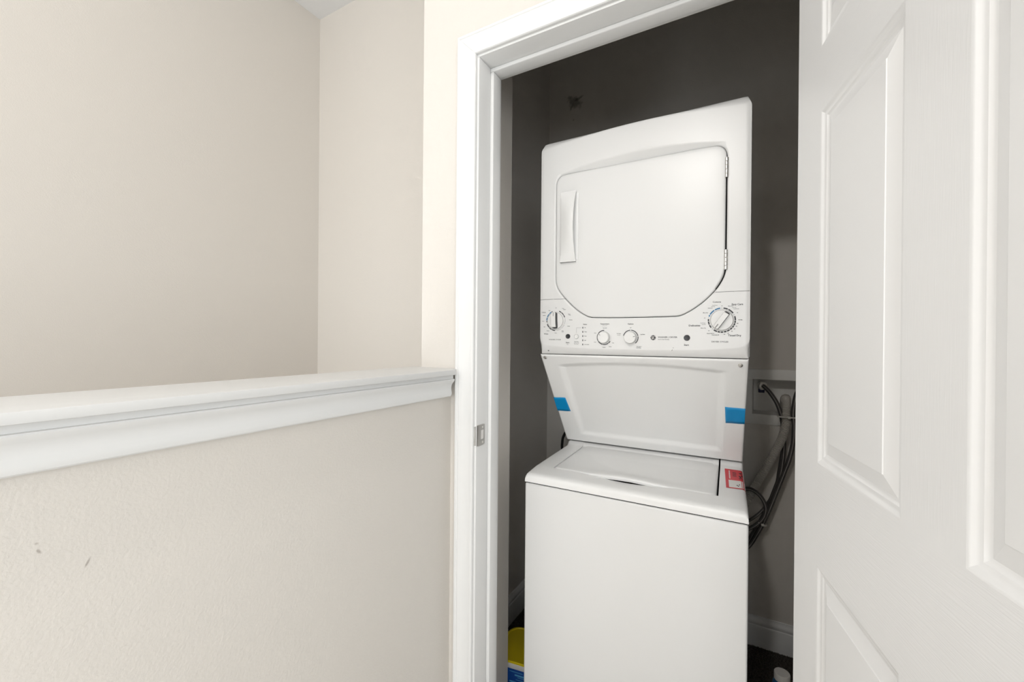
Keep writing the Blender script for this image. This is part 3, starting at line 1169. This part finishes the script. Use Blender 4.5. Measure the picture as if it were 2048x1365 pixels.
text('Cool Down', 0.2180, 1.3725, 0.0019, 'print_l')
text('Less Dry', 0.2140, 1.3690, 0.0019, 'print_l')
text('Optimum', 0.2070, 1.3650, 0.0021)
text('Off', 0.2350, 1.3700, 0.0019, 'print_l')
text('More Dry', 0.2560, 1.3690, 0.0021)
text('Less Dry', 0.2640, 1.3650, 0.0019, 'print_l')
text('Cool Down', 0.2690, 1.3615, 0.0019, 'print_l')
text('Off', 0.2715, 1.3510, 0.0019, 'print_l')
for s, a in (('90 Min', 90), ('80', 104), ('70', 116), ('60', 128), ('50', 141), ('40', 156), ('30', 170)):
    r = 0.0410 if s == '90 Min' else 0.0385
    text(s, D[0] + r * math.sin(math.radians(a)) + (0.003 if s == '90 Min' else 0), D[1] - 0.001 + r * math.cos(math.radians(a)), 0.0025)
text('Dewrinkle 20', 0.2200, 1.2925, 0.0022)
text('Quick Fluff 10', 0.2080, 1.2965, 0.0022)
text('Off', 0.2040, 1.3040, 0.0019, 'print_l')
text('More Dry', 0.1905, 1.3110, 0.0022)
text('Less Dry', 0.1915, 1.3215, 0.0019, 'print_l')
text('Cool Down', 0.1890, 1.3250, 0.0019, 'print_l')
text('Off', 0.1935, 1.3385, 0.0019, 'print_l')
text('More Dry', 0.1955, 1.3525, 0.0022)

tob = []
for s, x, z, cap, m, width, align, bold in TEXTS:
    c = bpy.data.curves.new('caption', 'FONT')
    c.body = s
    c.size = cap / 0.70
    c.align_x = align
    c.resolution_u = 2
    c.offset = cap * 0.035
    o = bpy.data.objects.new('caption', c)
    COL.objects.link(o)
    tob.append(o)
bpy.context.view_layer.update()
dg = bpy.context.evaluated_depsgraph_get()
for o, (s, x, z, cap, m, width, align, bold) in zip(tob, TEXTS):
    me = bpy.data.meshes.new_from_object(o.evaluated_get(dg))
    sx = 1.0
    if width and me.vertices:
        w = max(v.co.x for v in me.vertices) - min(v.co.x for v in me.vertices)
        sx = width / w
    mk('caption', [(CX + x + v.co.x * sx, PRY, z + v.co.y) for v in me.vertices], [tuple(p.vertices) for p in me.polygons], M[m], ctrl, fix=False)
    bpy.data.meshes.remove(me)
    cu = o.data
    bpy.data.objects.remove(o)
    bpy.data.curves.remove(cu)
for key, gs in PR.items():
    for g in gs:
        mk('tick_mark', *g, M[key], ctrl, fix=False)

# round monogram badge
V, F = [], []
BC = (0.0590, 1.2853)
pts = []
for k in range(96):
    a = 2 * PI * k / 96
    r = 0.0069 + 0.00055 * math.cos(8 * a)
    pts.append((CX + BC[0] + r * math.sin(a), DYF - 0.0010, BC[1] + r * math.cos(a)))
n = len(pts)
V = pts + [(p[0], DYF + 0.0003, p[2]) for p in pts]
F = [tuple(range(n))] + [(i, (i + 1) % n, n + (i + 1) % n, n + i) for i in range(n)]
badge = mk('badge', V, F, M['print'], ctrl, smooth=30)
tag(badge, 'round dark monogram badge')
gs = []
yb = DYF - 0.0012


def stroke(path, w):
    V, F = [], []
    n = len(path)
    for i, p in enumerate(path):
        a = path[max(0, i - 1)]
        b = path[min(n - 1, i + 1)]
        dx, dz = b[0] - a[0], b[1] - a[1]
        L = math.hypot(dx, dz) or 1
        nx_, nz_ = -dz / L * w / 2, dx / L * w / 2
        V += [(CX + BC[0] + p[0] + nx_, yb, BC[1] + p[1] + nz_), (CX + BC[0] + p[0] - nx_, yb, BC[1] + p[1] - nz_)]
    for i in range(n - 1):
        F.append((2 * i, 2 * i + 1, 2 * i + 3, 2 * i + 2))
    return V, F


def curve2(pts, n=8):
    return [(p.x, p.y) for p in catmull([(a, b, 0) for a, b in pts], n)]


# script letters G and E inside the ring, with four swirls
gs.append(stroke(curve2([(-0.0004, 0.0024), (-0.0014, 0.0034), (-0.0028, 0.0026), (-0.0034, 0.0006), (-0.0028, -0.0016), (-0.0014, -0.0024), (-0.0006, -0.0012), (-0.0010, 0.0002), (-0.0018, 0.0000)]), 0.00085))
gs.append(stroke(curve2([(0.0028, 0.0022), (0.0018, 0.0034), (0.0007, 0.0024), (0.0010, 0.0010), (0.0020, 0.0006), (0.0008, 0.0002), (0.0006, -0.0016), (0.0018, -0.0028), (0.0032, -0.0016)]), 0.00085))
gs.append(stroke(curve2([(-0.0012, -0.0010), (-0.0006, -0.0034), (-0.0020, -0.0042)]), 0.0007))
for a in (45, 135, 225, 315):
    gs.append(stroke([(0.0052 * math.sin(math.radians(a + t)), 0.0052 * math.cos(math.radians(a + t))) for t in (-16, -8, 0, 8, 16)], 0.0006))
mk('monogram', *join(*gs), M['paper'], badge, fix=False)
# fan emblem on the underside lip
gs = []
for k in range(-2, 3):
    a = k * 0.45
    c = (CX - 0.272 + 0.0065 * math.sin(a), DYF + 0.010, 1.2425 + 0.004 * math.cos(a))
    gs.append(([(c[0] - 0.0015, c[1] - 0.0006, c[2] - 0.001), (c[0] + 0.0015, c[1] - 0.0006, c[2] - 0.001), (c[0] + 0.002, c[1] - 0.0008, c[2] + 0.002), (c[0] - 0.001, c[1] - 0.0008, c[2] + 0.002)], [(0, 1, 2, 3)]))
v, f = lathe([(0.0042, 0), (0.0040, 0.0012), (0.0020, 0.0022)], (CX - 0.272, DYF + 0.008, 1.2440), 'y', 16)
emb = mk('lock_screw', v, f, M['print_l'], ctrl, smooth=35)

# --- dials and buttons


def dial(c, r, hgt, bar_ang, bar_w, name):
    skirt = [(r * 1.06, 0.0), (r * 1.06, 0.0025), (r * 1.00, 0.0040), (r * 0.985, 0.0052), (r * 0.955, 0.0060), (r * 0.3, 0.0068)]
    v, f = lathe(skirt, (CX + c[0], DYF, c[1]), 'y', 48)
    k = mk(name, v, f, M['knob'], ctrl, smooth=34)
    v, f = lathe([(r * 0.972, 0.0046), (r * 0.985, 0.0056), (r * 0.972, 0.0063)], (CX + c[0], DYF, c[1]), 'y', 48, cap=False)
    mk('dial_ring', v, f, M['print'], k, smooth=34)
    ca, sa = math.cos(bar_ang), math.sin(bar_ang)
    L = r * 0.94

    def P(u, w, h):       # u along the bar (points at bar_ang from up, clockwise), w across
        return (CX + c[0] + u * sa + w * ca, DYF - h, c[1] + u * ca - w * sa)
    hw = bar_w / 2
    V, F = [], []
    nU = 20
    for i in range(nU + 1):
        u = -L + 2 * L * i / nU
        lim = math.sqrt(max(0.0, (r * 0.955) ** 2 - u * u))
        w = min(hw, lim)
        h = 0.0062 + (hgt - 0.0062) * (1 - 0.18 * (u / L) ** 2)
        ut = max(u, -L + 0.0045)
        V += [P(u, -w, 0.005), P(ut, -w * 0.86, h), P(ut, w * 0.86, h), P(u, w, 0.005)]
    MI = []
    for i in range(nU):
        for q in range(3):
            a = i * 4 + q
            F.append((a, a + 1, a + 5, a + 4))
            MI.append(0 if q == 1 else 1)
    F += [(0, 1, 2, 3), (nU * 4, nU * 4 + 1, nU * 4 + 2, nU * 4 + 3)]
    MI += [1, 1]
    g = mk('grip_bar', V, F, None, k, fix=False, mats=[M['knob'], M['btn']], mat_idx=MI, smooth=30)
    # pointer line
    v = [P(L * 0.52, -0.0007, hgt * 0.99), P(L * 0.52, 0.0007, hgt * 0.99), P(L * 0.99, 0.0007, hgt * 0.90), P(L * 0.99, -0.0007, hgt * 0.90)]
    v = [(p[0], p[1] - 0.0006, p[2]) for p in v]
    mk('pointer', v, [(0, 1, 2, 3)], M['print'], k, fix=False)
    return k


tag(dial(W, 0.0275, 0.0215, math.radians(-2), 0.0165, 'dial'), 'washer cycle dial with upright grip bar')
tag(dial(D, 0.0275, 0.0170, math.radians(215), 0.0150, 'dial'), 'dryer cycle dial with slanting grip bar')
for c, pa, lb in ((T1, -52, 'temperature dial'), (T2, 78, 'options dial')):
    r = 0.0170
    v, f = lathe([(0.0192, 0), (0.0192, 0.0015), (r * 1.05, 0.0022), (r * 1.02, 0.0120), (r * 0.985, 0.0140), (r * 0.94, 0.0148), (r * 0.3, 0.0152)], (CX + c[0], DYF, c[1]), 'y', 44)
    k = mk('dial', v, f, M['knob'], ctrl, smooth=30)
    tag(k, lb)
    v, f = lathe([(r * 1.045, 0.0026), (r * 1.065, 0.0034), (r * 1.045, 0.0042)], (CX + c[0], DYF, c[1]), 'y', 44, cap=False)
    mk('dial_ring', v, f, M['print'], k, smooth=34)
    a = math.radians(pa)
    P = lambda u, w: (CX + c[0] + u * math.sin(a) + w * math.cos(a), DYF - 0.0154, c[1] + u * math.cos(a) - w * math.sin(a))
    mk('pointer', [P(r * 0.62, -0.0006), P(r * 0.62, 0.0006), P(r * 0.93, 0.0006), P(r * 0.93, -0.0006)], [(0, 1, 2, 3)], M['print'], k, fix=False)
for x, z, r, m in ((-0.2020, 1.2885, 0.0074, 'btn'), (0.1490, 1.2853, 0.0080, 'btn'), (-0.1735, 1.2880, 0.0066, 'knob')):
    v, f = lathe([(r * 1.03, 0), (r * 1.0, 0.0016), (r * 0.92, 0.0024), (r * 0.6, 0.0019), (r * 0.2, 0.0016)], (CX + x, DYF, z), 'y', 32)
    tag(mk('button', v, f, M[m], ctrl, smooth=34), 'round charcoal start button' if m == 'btn' else 'round white rinse button')
# parent the control panel group
ctrl.parent = root


# ------------------------------------------------------------------ tape and sticker
def on_panel(x, t, h=0.0012):
    return Vector((x, PY0 + (PY1 - PY0) * t, PZ0 + (PZ1 - PZ0) * t)) + nrm * h


def tape(name, q, label, wrap):
    """q: four (x, t) corners on the sloping panel; wrap: outer side folds back over the cabinet edge"""
    (xa, ta), (xb_, tb), (xc, tc_), (xd, td) = q
    V, F = [], []
    nU, nT = 10, 6
    for j in range(nT + 1):
        s = j / nT
        for i in range(nU + 1):
            u = i / nU
            x = (xa + (xb_ - xa) * u) * (1 - s) + (xd + (xc - xd) * u) * s
            t = (ta + (tb - ta) * u) * (1 - s) + (td + (tc_ - td) * u) * s
            h = 0.0016 + 0.0004 * math.sin(u * 7 + s * 3)
            V.append(tuple(on_panel(x, t, h)))
    for j in range(nT):
        for i in range(nU):
            a = j * (nU + 1) + i
            F.append((a, a + 1, a + nU + 2, a + nU + 1))
    i = 0 if wrap < 0 else nU
    base = len(V)
    for j in range(nT + 1):
        p = Vector(V[j * (nU + 1) + i])
        V.append(tuple(p + Vector((wrap * 0.0012, 0.012, 0))))
        V.append(tuple(p + Vector((wrap * 0.0008, 0.030, 0))))
    for j in range(nT):
        a, b = j * (nU + 1) + i, (j + 1) * (nU + 1) + i
        F.append((a, b, base + 2 * j + 2, base + 2 * j))
        F.append((base + 2 * j, base + 2 * j + 2, base + 2 * j + 3, base + 2 * j + 1))
    o = mk(name, V, F, M['tape'], smooth=50)
    s = o.modifiers.new('film', 'SOLIDIFY')
    s.thickness = 0.0003
    tag(o, label, 'tape', 'blue tape on the service panel')


tape('tape_strip', [(-0.5945, 0.465), (-0.549, 0.458), (-0.5435, 0.618), (-0.5945, 0.626)], 'blue tape strip on the left edge of the sloping panel', -1)
tape('tape_strip', [(-0.052, 0.425), (-0.0005, 0.428), (-0.0022, 0.580), (-0.0515, 0.586)], 'blue tape strip on the right edge of the sloping panel', 1)

# red and white notice on the washer top
st = empty('warning_sticker', (-0.028, 1.385, 0.876))
tag(st, 'red and white notice sticker on the right of the washer top', 'sticker')


def topz(x, y):
    z = zprof(y - FY)
    d = HW - abs(x - CX) - 0.000
    xr = CX + tap(HW, y - FY)
    d = xr - x
    if d < 0.010:
        q = 1 - max(0, d) / 0.010
        z -= 0.010 * (1 - math.sqrt(max(0, 1 - q * q)))
    return z + 0.0006


def sticker_patch(u0, u1, v0, v1, dz, n=8, m_=6):
    A, B, C_, D_ = Vector((-0.0555, 1.470)), Vector((-0.0040, 1.470)), Vector((0.0020, 1.302)), Vector((-0.0450, 1.297))
    V, F = [], []
    for j in range(m_ + 1):
        v_ = v0 + (v1 - v0) * j / m_
        for i in range(n + 1):
            u = u0 + (u1 - u0) * i / n
            p = (A * (1 - u) + B * u) * (1 - v_) + (D_ * (1 - u) + C_ * u) * v_
            V.append((p.x, p.y, topz(p.x, p.y) + dz))
    for j in range(m_):
        for i in range(n):
            a = j * (n + 1) + i
            F.append((a, a + 1, a + n + 2, a + n + 1))
    return V, F


mk('red_field', *sticker_patch(0, 1, 0, 1, 0.0, 12, 10), M['red'], st, smooth=40)
mk('white_field', *sticker_patch(0.16, 1.0, 0.60, 0.96, 0.0002), M['paper'], st, smooth=40)
gs = []
for k in range(9):
    gs.append(sticker_patch(0.20, 0.27, 0.09 + 0.05 * k, 0.09 + 0.05 * k + 0.034, 0.0002, 1, 1))
for g in gs:
    mk('white_lettering', *g, M['paper'], st, fix=False)
gs = []
for k in range(6):
    gs.append(sticker_patch(0.40, 0.58 + 0.03 * (k % 2), 0.15 + 0.045 * k, 0.15 + 0.045 * k + 0.02, 0.0002, 1, 1))
for k in range(9):
    a = 0.70 + 0.25 * random.random()
    b = 0.12 + 0.40 * random.random()
    gs.append(sticker_patch(a, a + 0.09, b, b + 0.025 + 0.04 * random.random(), 0.0002, 1, 1))
for k in range(3):
    gs.append(sticker_patch(0.56 + 0.06 * k, 0.62 + 0.06 * k, 0.80 + (0.05 if k == 1 else 0.02 * (1 - k)), 0.84 + (0.05 if k == 1 else 0.02 * (1 - k)), 0.0004, 1, 1))
for g in gs:
    mk('black_lettering', *g, M['black'], st, fix=False)

# ------------------------------------------------------------------ outlet box and hoses
ob = empty('outlet_box', (0.13, YB, 0.93))
tag(ob, 'white plastic washer outlet box set in the closet wall', 'outlet box')
fx0, fx1, fz0, fz1 = -0.014, 0.274, 0.930, 1.162
ix0, ix1, iz0, iz1 = BX0 + 0.002, BX1 - 0.002, BZ0 + 0.002, BZ1 - 0.002
yf = YB - 0.0045
V, F = [], []
for (a, b, c, d, y) in ((fx0, fx1, fz0, fz1, YB - 0.0002), (fx0 + 0.001, fx1 - 0.001, fz0 + 0.001, fz1 - 0.001, yf + 0.001), (fx0 + 0.003, fx1 - 0.003, fz0 + 0.003, fz1 - 0.003, yf),
                        (ix0 - 0.002, ix1 + 0.002, iz0 - 0.002, iz1 + 0.002, yf), (ix0, ix1, iz0, iz1, yf + 0.002), (ix0 + 0.004, ix1 - 0.004, iz0 + 0.003, iz1 - 0.003, YB + 0.085)):
    V += [(a, y, c), (b, y, c), (b, y, d), (a, y, d)]
for k in range(5):
    for q in range(4):
        F.append((k * 4 + q, k * 4 + (q + 1) % 4, k * 4 + 4 + (q + 1) % 4, k * 4 + 4 + q))
F.append((20, 21, 22, 23))
mk('box_shell', V, F, M['box'], ob, smooth=30)
for x, mm in ((0.059, 'blue_valve'), (0.196, 'red')):
    v, f = lathe([(0.012, -0.045), (0.012, 0.020), (0.0165, 0.020), (0.0165, 0.040), (0.0115, 0.042)], (x, YB + 0.020, 1.093), 'y', 20)
    va = mk('valve', v, f, M['steel'], ob, smooth=35)
    box('valve_handle', x - 0.013, x + 0.010, YB - 0.012, YB + 0.004, 1.064, 1.082, M[mm], va, bevel=0.003)


def smoothpath(pts, n=12):
    return catmull(pts, n)


# corrugated drain hose
dp = smoothpath([(0.143, 2.085, 0.965), (0.143, 2.078, 1.010), (0.142, 2.035, 1.045), (0.141, 1.988, 1.038), (0.140, 1.962, 1.000), (0.138, 1.953, 0.955), (0.124, 1.950, 0.896), (0.100, 1.950, 0.836),
                 (0.071, 1.948, 0.773), (0.041, 1.945, 0.710), (0.018, 1.940, 0.658), (-0.010, 1.93, 0.600), (-0.060, 1.90, 0.53), (-0.12, 1.87, 0.50)], 24)
# resample by length
acc = [0]
for a, b in zip(dp, dp[1:]):
    acc.append(acc[-1] + (b - a).length)


def resample(path, step):
    acc = [0]
    for a, b in zip(path, path[1:]):
        acc.append(acc[-1] + (b - a).length)
    n = int(acc[-1] / step)
    out, j = [], 0
    for i in range(n + 1):
        s = acc[-1] * i / n
        while j < len(acc) - 2 and acc[j + 1] < s:
            j += 1
        t = (s - acc[j]) / max(1e-9, acc[j + 1] - acc[j])
        out.append(path[j].lerp(path[j + 1], t))
    return out


dpr = resample(dp, 0.00115)
dh = empty('drain_hose', (0.1, 1.95, 0.6))
tag(dh, 'thick grey ribbed drain hose bending down from the outlet box', 'hose')
n_s = int(0.135 / 0.00115)
mk('hose_end', *tubeg(dpr[:n_s], 0.0185, 18), M['corr'], dh, smooth=40)
rib = [0.0134, 0.0148, 0.0160, 0.0148]
mk('ribbed_tube', *tubeg(dpr[n_s - 1:], lambda i: rib[i % 4], 16), M['corr'], dh, smooth=70)


def supply(name, pts, r, label, coup=None):
    p = smoothpath(pts, 10)
    h = empty(name, tuple(p[-1]))
    tag(h, label, 'hose')
    mk('tube', *tubeg(p, r, 12), M['hose'], h, smooth=50)
    # pale stripe along the braid and cross ticks
    path = resample(p, 0.004)
    V, F = [], []
    n = len(path)
    for i, q in enumerate(path):
        t = (path[min(i + 1, n - 1)] - path[max(0, i - 1)]).normalized()
        s = t.cross(Vector((0, 1, 0))).normalized()
        fwd = s.cross(t)
        if fwd.y > 0:
            fwd = -fwd
        for w in (-0.0009, 0.0009):
            V.append(q + fwd * (r + 0.0002) + s * w)
    for i in range(n - 1):
        F.append((2 * i, 2 * i + 1, 2 * i + 3, 2 * i + 2))
    mk('stripe', V, F, M['hose_line'], h, fix=False)
    if coup:
        d = (p[3] - p[0]).normalized()
        mk('coupling', *tubeg([p[0] - d * 0.006, p[0] + d * 0.004, p[0] + d * 0.018, p[0] + d * 0.019], lambda i: (0.014, 0.015, 0.015, 0.010)[i], 16), M['steel'], h, smooth=35)


supply('supply_hose', [(0.059, 2.005, 1.098), (0.066, 1.982, 1.094), (0.084, 1.970, 1.074), (0.105, 1.965, 1.040), (0.119, 1.964, 1.003), (0.128, 1.972, 0.963), (0.134, 1.978, 0.882), (0.131, 1.978, 0.812),
                      (0.122, 1.976, 0.747), (0.103, 1.975, 0.679), (0.083, 1.974, 0.617), (0.060, 1.972, 0.559), (0.030, 1.965, 0.494), (0.000, 1.955, 0.440), (-0.05, 1.92, 0.40)], 0.0082,
       'black braided supply hose from the left valve, running beside the ribbed hose', True)
supply('supply_hose', [(0.196, 2.005, 1.098), (0.186, 1.978, 1.096), (0.171, 1.958, 1.070), (0.161, 1.950, 1.003), (0.164, 1.948, 0.952), (0.162, 1.948, 0.890), (0.151, 1.948, 0.826), (0.130, 1.948, 0.754),
                      (0.111, 1.948, 0.693), (0.090, 1.948, 0.625), (0.068, 1.947, 0.562), (0.043, 1.945, 0.504), (0.016, 1.940, 0.453), (-0.04, 1.90, 0.40)], 0.0082,
       'black braided supply hose from the right valve, along the door edge', True)
supply('supply_hose', [(-0.03, 1.89, 0.690), (0.015, 1.918, 0.690), (0.041, 1.928, 0.677), (0.061, 1.930, 0.655), (0.073, 1.930, 0.623), (0.067, 1.930, 0.587), (0.047, 1.928, 0.556), (0.015, 1.918, 0.532), (-0.04, 1.89, 0.52)], 0.0076,
       'short black hose looping out behind the washer, under the ribbed hose')
supply('power_cord', [(0.1335, 1.995, 0.860), (0.121, 2.000, 0.767), (0.112, 2.000, 0.700), (0.098, 1.996, 0.655), (0.080, 1.992, 0.618), (0.062, 1.990, 0.588), (0.036, 1.980, 0.560), (0.005, 1.96, 0.542), (-0.05, 1.92, 0.53)], 0.0060,
       'thin black cord curving behind the braided hoses to the washer')


def tie(cpos, axis, rx, rn, head, label):
    t = empty('cable_tie', cpos)
    tag(t, label, 'cable tie')
    ax = Vector(axis).normalized()
    s = ax.cross(Vector((0, 1, 0))).normalized()
    fwd = s.cross(ax)
    c = Vector(cpos)
    V, F = [], []
    N = 40
    for k in range(N):
        a = 2 * PI * k / N
        ca, sa = math.cos(a), math.sin(a)
        rr = lambda e: s * ((rx + e) * math.copysign(abs(ca) ** 0.7, ca)) + fwd * ((rn + e) * math.copysign(abs(sa) ** 0.7, sa))
        for e, h in ((0, -0.0026), (0.0012, -0.0026), (0.0012, 0.0026), (0, 0.0026)):
            V.append(c + rr(e) + ax * h)
    for k in range(N):
        k2 = (k + 1) % N
        for q in range(4):
            F.append((k * 4 + q, k * 4 + (q + 1) % 4, k2 * 4 + (q + 1) % 4, k2 * 4 + q))
    mk('strap', V, F, M['tie'], t, smooth=40)
    hc = c + s * head[0] + Vector((0, -rn - 0.003, 0))
    box('lock_head', hc.x - 0.005, hc.x + 0.005, hc.y - 0.004, hc.y + 0.003, hc.z - 0.0045, hc.z + 0.0045, M['tie'], t, bevel=0.0012)
    d = s * (0.016 if head[1] > 0 else -0.016)
    mk('tail', *tubeg([hc, hc + d * 0.6 + Vector((0, -0.004, 0.002)), hc + d + Vector((0, -0.009, 0.004))], 0.0013, 6), M['tie'], t)


tie((0.143, 1.957, 0.985), (0, 0, 1), 0.034, 0.026, (-0.004, 1), 'pale cable tie bundling the hoses at the outlet box')
tie((0.063, 1.958, 0.553), (0.42, 0, 1), 0.017, 0.026, (0.0, 1), 'pale cable tie round the braided hoses beside the washer')

# power cord loop seen left of the sloping panel
cd = smoothpath([(-0.56, 1.83, 1.05), (-0.66, 1.845, 0.96), (-0.722, 1.85, 0.865), (-0.744, 1.85, 0.835), (-0.756, 1.85, 0.800), (-0.752, 1.85, 0.74), (-0.70, 1.85, 0.62), (-0.60, 1.84, 0.55)], 10)
tag(mk('dryer_cord', *tubeg(cd, 0.0062, 10), M['black'], smooth=50), 'black cord bulging out left of the machine, above the washer top', 'cord')


# ------------------------------------------------------------------ tub and bottle
def rrect(hx, hy, r, n=8):
    P = []
    for cxs, cys, a0 in ((1, 1, 0), (-1, 1, 90), (-1, -1, 180), (1, -1, 270)):
        for k in range(n + 1):
            a = math.radians(a0 + 90 * k / n)
            P.append((cxs * (hx - r) + r * math.cos(a), cys * (hy - r) + r * math.sin(a)))
    return P


def loft(levels, c, rot=0.0, seg=8):
    V, F = [], []
    n = 0
    ca, sa = math.cos(rot), math.sin(rot)
    for hx, hy, r, z in levels:
        P = rrect(hx, hy, r, seg)
        n = len(P)
        V += [(c[0] + p * ca - q * sa, c[1] + p * sa + q * ca, c[2] + z) for p, q in P]
    for j in range(len(levels) - 1):
        for k in range(n):
            F.append((j * n + k, j * n + (k + 1) % n, (j + 1) * n + (k + 1) % n, (j + 1) * n + k))
    F.append(tuple(range(n)))
    F.append(tuple((len(levels) - 1) * n + k for k in range(n)))
    return V, F


TC = (-0.706, 1.384, 0.0)
tub = empty('detergent_tub', TC)
tag(tub, 'blue detergent tub with yellow lid beside the washer', 'tub')
RT = math.radians(8)
mk('body', *loft([(0.072, 0.074, 0.040, 0.0), (0.076, 0.078, 0.042, 0.004), (0.081, 0.083, 0.044, 0.112)], TC, RT), M['tub_blue'], tub, smooth=40)
mk('collar', *loft([(0.0835, 0.0855, 0.046, 0.1125), (0.0845, 0.0865, 0.046, 0.114), (0.0855, 0.0875, 0.047, 0.131), (0.084, 0.086, 0.046, 0.1325)], TC, RT), M['white_pl'], tub, smooth=40)
mk('lid', *loft([(0.0835, 0.0855, 0.046, 0.1328), (0.0875, 0.0895, 0.048, 0.134), (0.0880, 0.0900, 0.048, 0.1395), (0.0865, 0.0885, 0.047, 0.1412), (0.0815, 0.0835, 0.043, 0.1412), (0.0800, 0.0820, 0.042, 0.1385)], TC, RT),
   M['yellow'], tub, smooth=35)
# label print on the side turned to the opening
gs = []
ca, sa = math.cos(RT), math.sin(RT)
for k, (u0, u1) in enumerate(((-0.030, 0.020), (-0.010, 0.030), (0.000, 0.030), (-0.006, 0.028), (-0.030, 0.030), (-0.032, 0.026))):
    z1 = 0.102 - 0.0085 * k
    h = 0.0055 if k in (1, 4) else 0.0022
    yy = -0.0815
    gs.append(([(TC[0] + u * ca - yy * sa, TC[1] + u * sa + yy * ca - 0.0016, z) for u, z in ((u0, z1 - h), (u1, z1 - h), (u1, z1), (u0, z1))], [(0, 1, 2, 3)]))
mk('label_print', *join(*gs), M['tub_print'], tub, fix=False)

bo = empty('small_bottle', (0.111, 1.622, 0))
tag(bo, 'small blue bottle with white cap on the closet carpet', 'bottle')
c = (0.111, 1.622, 0)
mk('body', *lathe([(0.026, 0.0), (0.029, 0.004), (0.029, 0.150), (0.026, 0.166), (0.021, 0.176)], c, 'z', 32), M['bot_blue'], bo, smooth=40)
mk('cap', *lathe([(0.0215, 0.1765), (0.0228, 0.178), (0.0228, 0.1975), (0.0215, 0.2000), (0.010, 0.2003)], c, 'z', 32), M['white_pl'], bo, smooth=40)

# ------------------------------------------------------------------ carpet pile where the closet floor shows
V, F = [], []


def tuft(x, y):
    n = len(V)
    h = 0.003 + 0.004 * random.random()
    a = random.random() * 6.28
    r = 0.0016
    dx, dy = 0.004 * (random.random() - 0.5), 0.004 * (random.random() - 0.5)
    for k in range(3):
        V.append((x + r * math.cos(a + 2.09 * k), y + r * math.sin(a + 2.09 * k), -0.001))
    V.append((x + dx, y + dy, h))
    F.extend([(n, n + 1, n + 3), (n + 1, n + 2, n + 3), (n + 2, n, n + 3)])


for _ in range(30000):
    tuft(0.015 + random.random() * 0.30, 1.40 + random.random() * 0.63)
for _ in range(16000):
    tuft(-0.905 + random.random() * 0.30, 1.30 + random.random() * 0.60)
pile = mk('carpet_pile', V, F, M['carpet'], fix=False)
tag(pile, 'short dark carpet pile on the closet floor', 'carpet', kind='stuff')


# ------------------------------------------------------------------ ceiling lamps
def lamp(x, y, power, rad, label):
    r = empty('ceiling_lamp', (x, y, CEIL))
    tag(r, label, 'lamp')
    mk('base', *lathe([(0.10, -0.022), (0.105, -0.018), (0.105, -0.0005)], (x, y, CEIL), 'z', 36), M['steel'], r, smooth=35)
    dome = [(0.004, -0.105), (0.05, -0.100), (0.09, -0.084), (0.118, -0.058), (0.125, -0.035), (0.115, -0.0225)]
    mk('shade', *lathe(dome, (x, y, CEIL), 'z', 36), M['glass'], r, smooth=60)
    d = bpy.data.lights.new('lamp_light', 'POINT')
    d.energy = power
    d.color = (1.0, 0.965, 0.925)
    d.shadow_soft_size = rad
    o = bpy.data.objects.new('lamp_light', d)
    COL.objects.link(o)
    o.parent = r
    o.location = (0, 0, -0.20)


lamp(-1.30, 0.05, 0.6, 0.07, 'frosted ceiling lamp over the stairwell')
lamp(-0.30, -1.45, 50, 0.07, 'frosted ceiling lamp in the hall before the closet')
